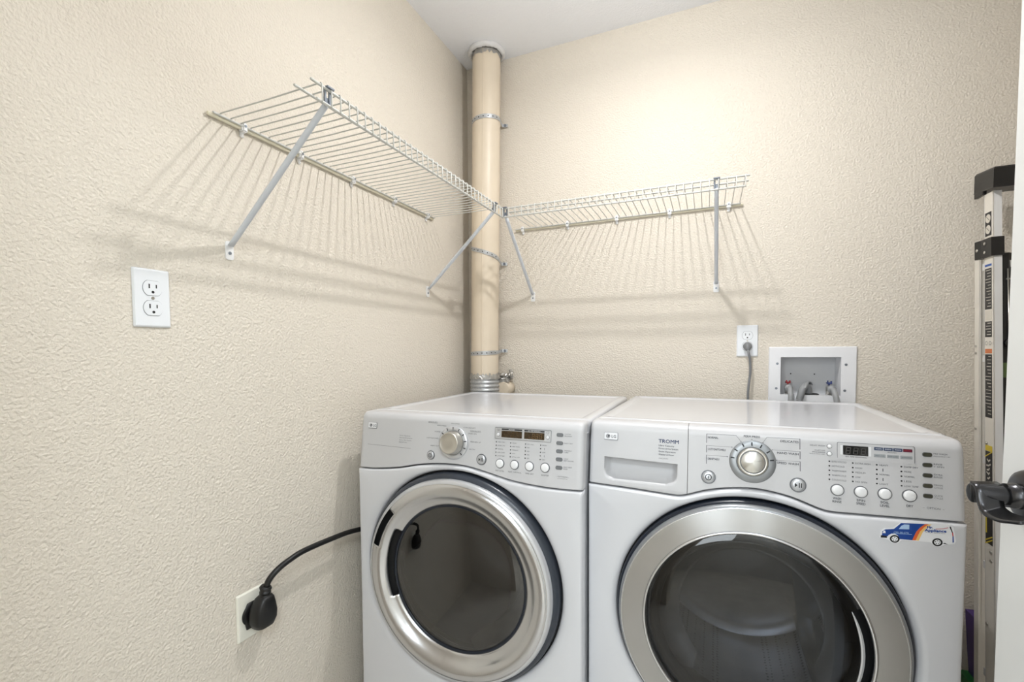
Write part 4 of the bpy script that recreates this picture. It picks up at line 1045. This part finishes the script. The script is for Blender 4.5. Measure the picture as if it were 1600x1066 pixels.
# labels on the rail web
def lbl(name, y0, y1, z0, z1, m): mb = MB(); mb.loft([[LP(x, y, z) for x, y in ((-.0002, y0), (-.0008, y0), (-.0008, y1), (-.0002, y1))] for z in (z0, z1)], True, False); return mb.build(name, m, ld)
def LW(y, z, o): return LP(-.0009 - o, y, z)
lbl('rail_label', .008, .038, 1.478, 1.545, M['labelb'])
mb = MB(); mb.use(M['labelw'])
for z in (1.527, 1.496): mb.prism([(.023 + .0125 * cos(2 * pi * k / 20), z + .0125 * sin(2 * pi * k / 20)) for k in range(20)], LW, 0, .0002)
mb.use(M['printd'])
for z in (1.527, 1.496): pline(mb, [(.016, z - .006), (.030, z + .006)], .0015, LW, .0004)
stuff(mb.build('label_print', None, ld))
lbl('rail_label', .008, .040, 1.392, 1.398, M['labelbl']); lbl('rail_label', .008, .040, 1.272, 1.386, M['labelb']); lbl('rail_label', .008, .040, 1.242, 1.268, M['labelw']); lbl('rail_label', .008, .040, 1.195, 1.238, M['labelb'])
lbl('rail_label', .008, .040, 1.150, 1.162, M['labelo']); lbl('rail_label', .008, .040, .975, 1.147, M['labelb'])
lbl('rail_label', .008, .040, .885, .900, M['labely']); lbl('rail_label', .008, .040, .640, .884, M['labelb'])
mb = MB(); mb.use(M['labelw'])
LT = lambda y, z, o: LW(y, z, o + .0002)
for z0, z1, nl in ((1.275, 1.384, 13), (1.197, 1.236, 5), (.98, 1.145, 18)):
    for k in range(nl):
        z = z0 + (z1 - z0) * (k + .6) / nl; pline(mb, [(.011, z), (.011 + random.uniform(.010, .026), z)], .0016, LW, .0003)
for k in range(13):
    z = .862 - .0115 * k
    pline(mb, [(.018 + random.uniform(-.003, .003), z), (.024, z - .004), (.030 + random.uniform(-.003, .003), z - random.uniform(0, .006))], .0042, LW, .0003)
mb.use(M['labely']); pline(mb, [(.008, .655), (.040, .638)], .003, LW, .0004); pline(mb, [(.008, .663), (.040, .646)], .003, LW, .0004); pline(mb, [(.008, .885), (.040, .868)], .003, LW, .0004)
pline(mb, [(.036, .67), (.036, .75)], .007, LW, .0004)
mb.use(M['edge']); 
for y in (.015, .033): pline(mb, [(y + .005 * cos(2 * pi * k / 12), 1.178 + .005 * sin(2 * pi * k / 12)) for k in range(13)], .0012, LW, .0003)
stuff(mb.build('label_print', None, ld))
mb = MB()
for z in (.622, .600): mb.cyl(LP(-.0005, .014, z), LP(-.003, .014, z), .004, 12)
for z in (.905, .43): mb.cyl(LP(-.0005, .034, z), LP(-.003, .034, z), .004, 12)
for z in (1.17, 1.15, .93): mb.cyl(tuple(Vector(RP(-.0012, .012, z))), tuple(Vector(RP(-.003, .012, z))), .0035, 10)
each(mb, 'rivet', M['satin'], ld)
# black folded tool tray behind the rail
mb = MB(); mb.loft([[LP(x, y, z) for x, y in ((fw + .001, .006), (fw + .016 + .02 * (z > 1.3) * 0, .006), (fw + .05, .040), (fw + .001, .040))] for z in (.60, 1.425)], True, False); tr = lab(mb.build('tool_tray', M['black'], ld), 'black folded tray')
mb = MB(); mb.tube([LP(fw + .012, .002, 1.38), LP(fw + .014, .002, 1.20), LP(fw + .014, .002, .95)], .0016, 8); mb.build('tray_rod', M['satin'], tr)
mb = MB(); mb.tube([LP(fw + .010, .004, 1.352), LP(fw + .024, .004, 1.352)], .0022, 8); mb.build('tray_rod', M['satin'], tr)
mb = MB(); mb.tube([LP(fw + .014, .008, 1.178), LP(fw + .014, -.006, 1.178)], .010, 14); mb.build('tray_knob', M['black'], tr)
mb = MB(); mb.loft([[LP(x, y, z) for x, y in ((fw + .0015, .0045), (fw + .014, .0045), (fw + .014, .006), (fw + .0015, .006))] for z in (1.085, 1.125)], True, False); lab(mb.build('tray_label', M['olive'], tr), 'green label on the black tray')

# ------------------------------------------------------------------ purple packet between washer and ladder
pk = thing('packet', 'purple plastic packet with a green foot, tucked between washer and ladder', 'packet', (1.78, -.08, 0))
mb = MB(); mb.loft([[(x - 1.78, y + .08, z) for x, y in ((xl, -.115), (xr, -.115), (xr, -.065), (xl, -.065))] for z, xl, xr in ((.135, 1.766, 1.85), (.25, 1.757, 1.85), (.362, 1.750, 1.85))], True, False); mb.build('packet_body', M['purple'], pk)
mb = MB(); mb.loft([[(x - 1.78, y + .08, z) for x, y in ((1.742, -.118), (1.85, -.118), (1.85, -.06), (1.742, -.06))] for z in (0.0, .165)], True, False); mb.build('packet_foot', M['green'], pk)
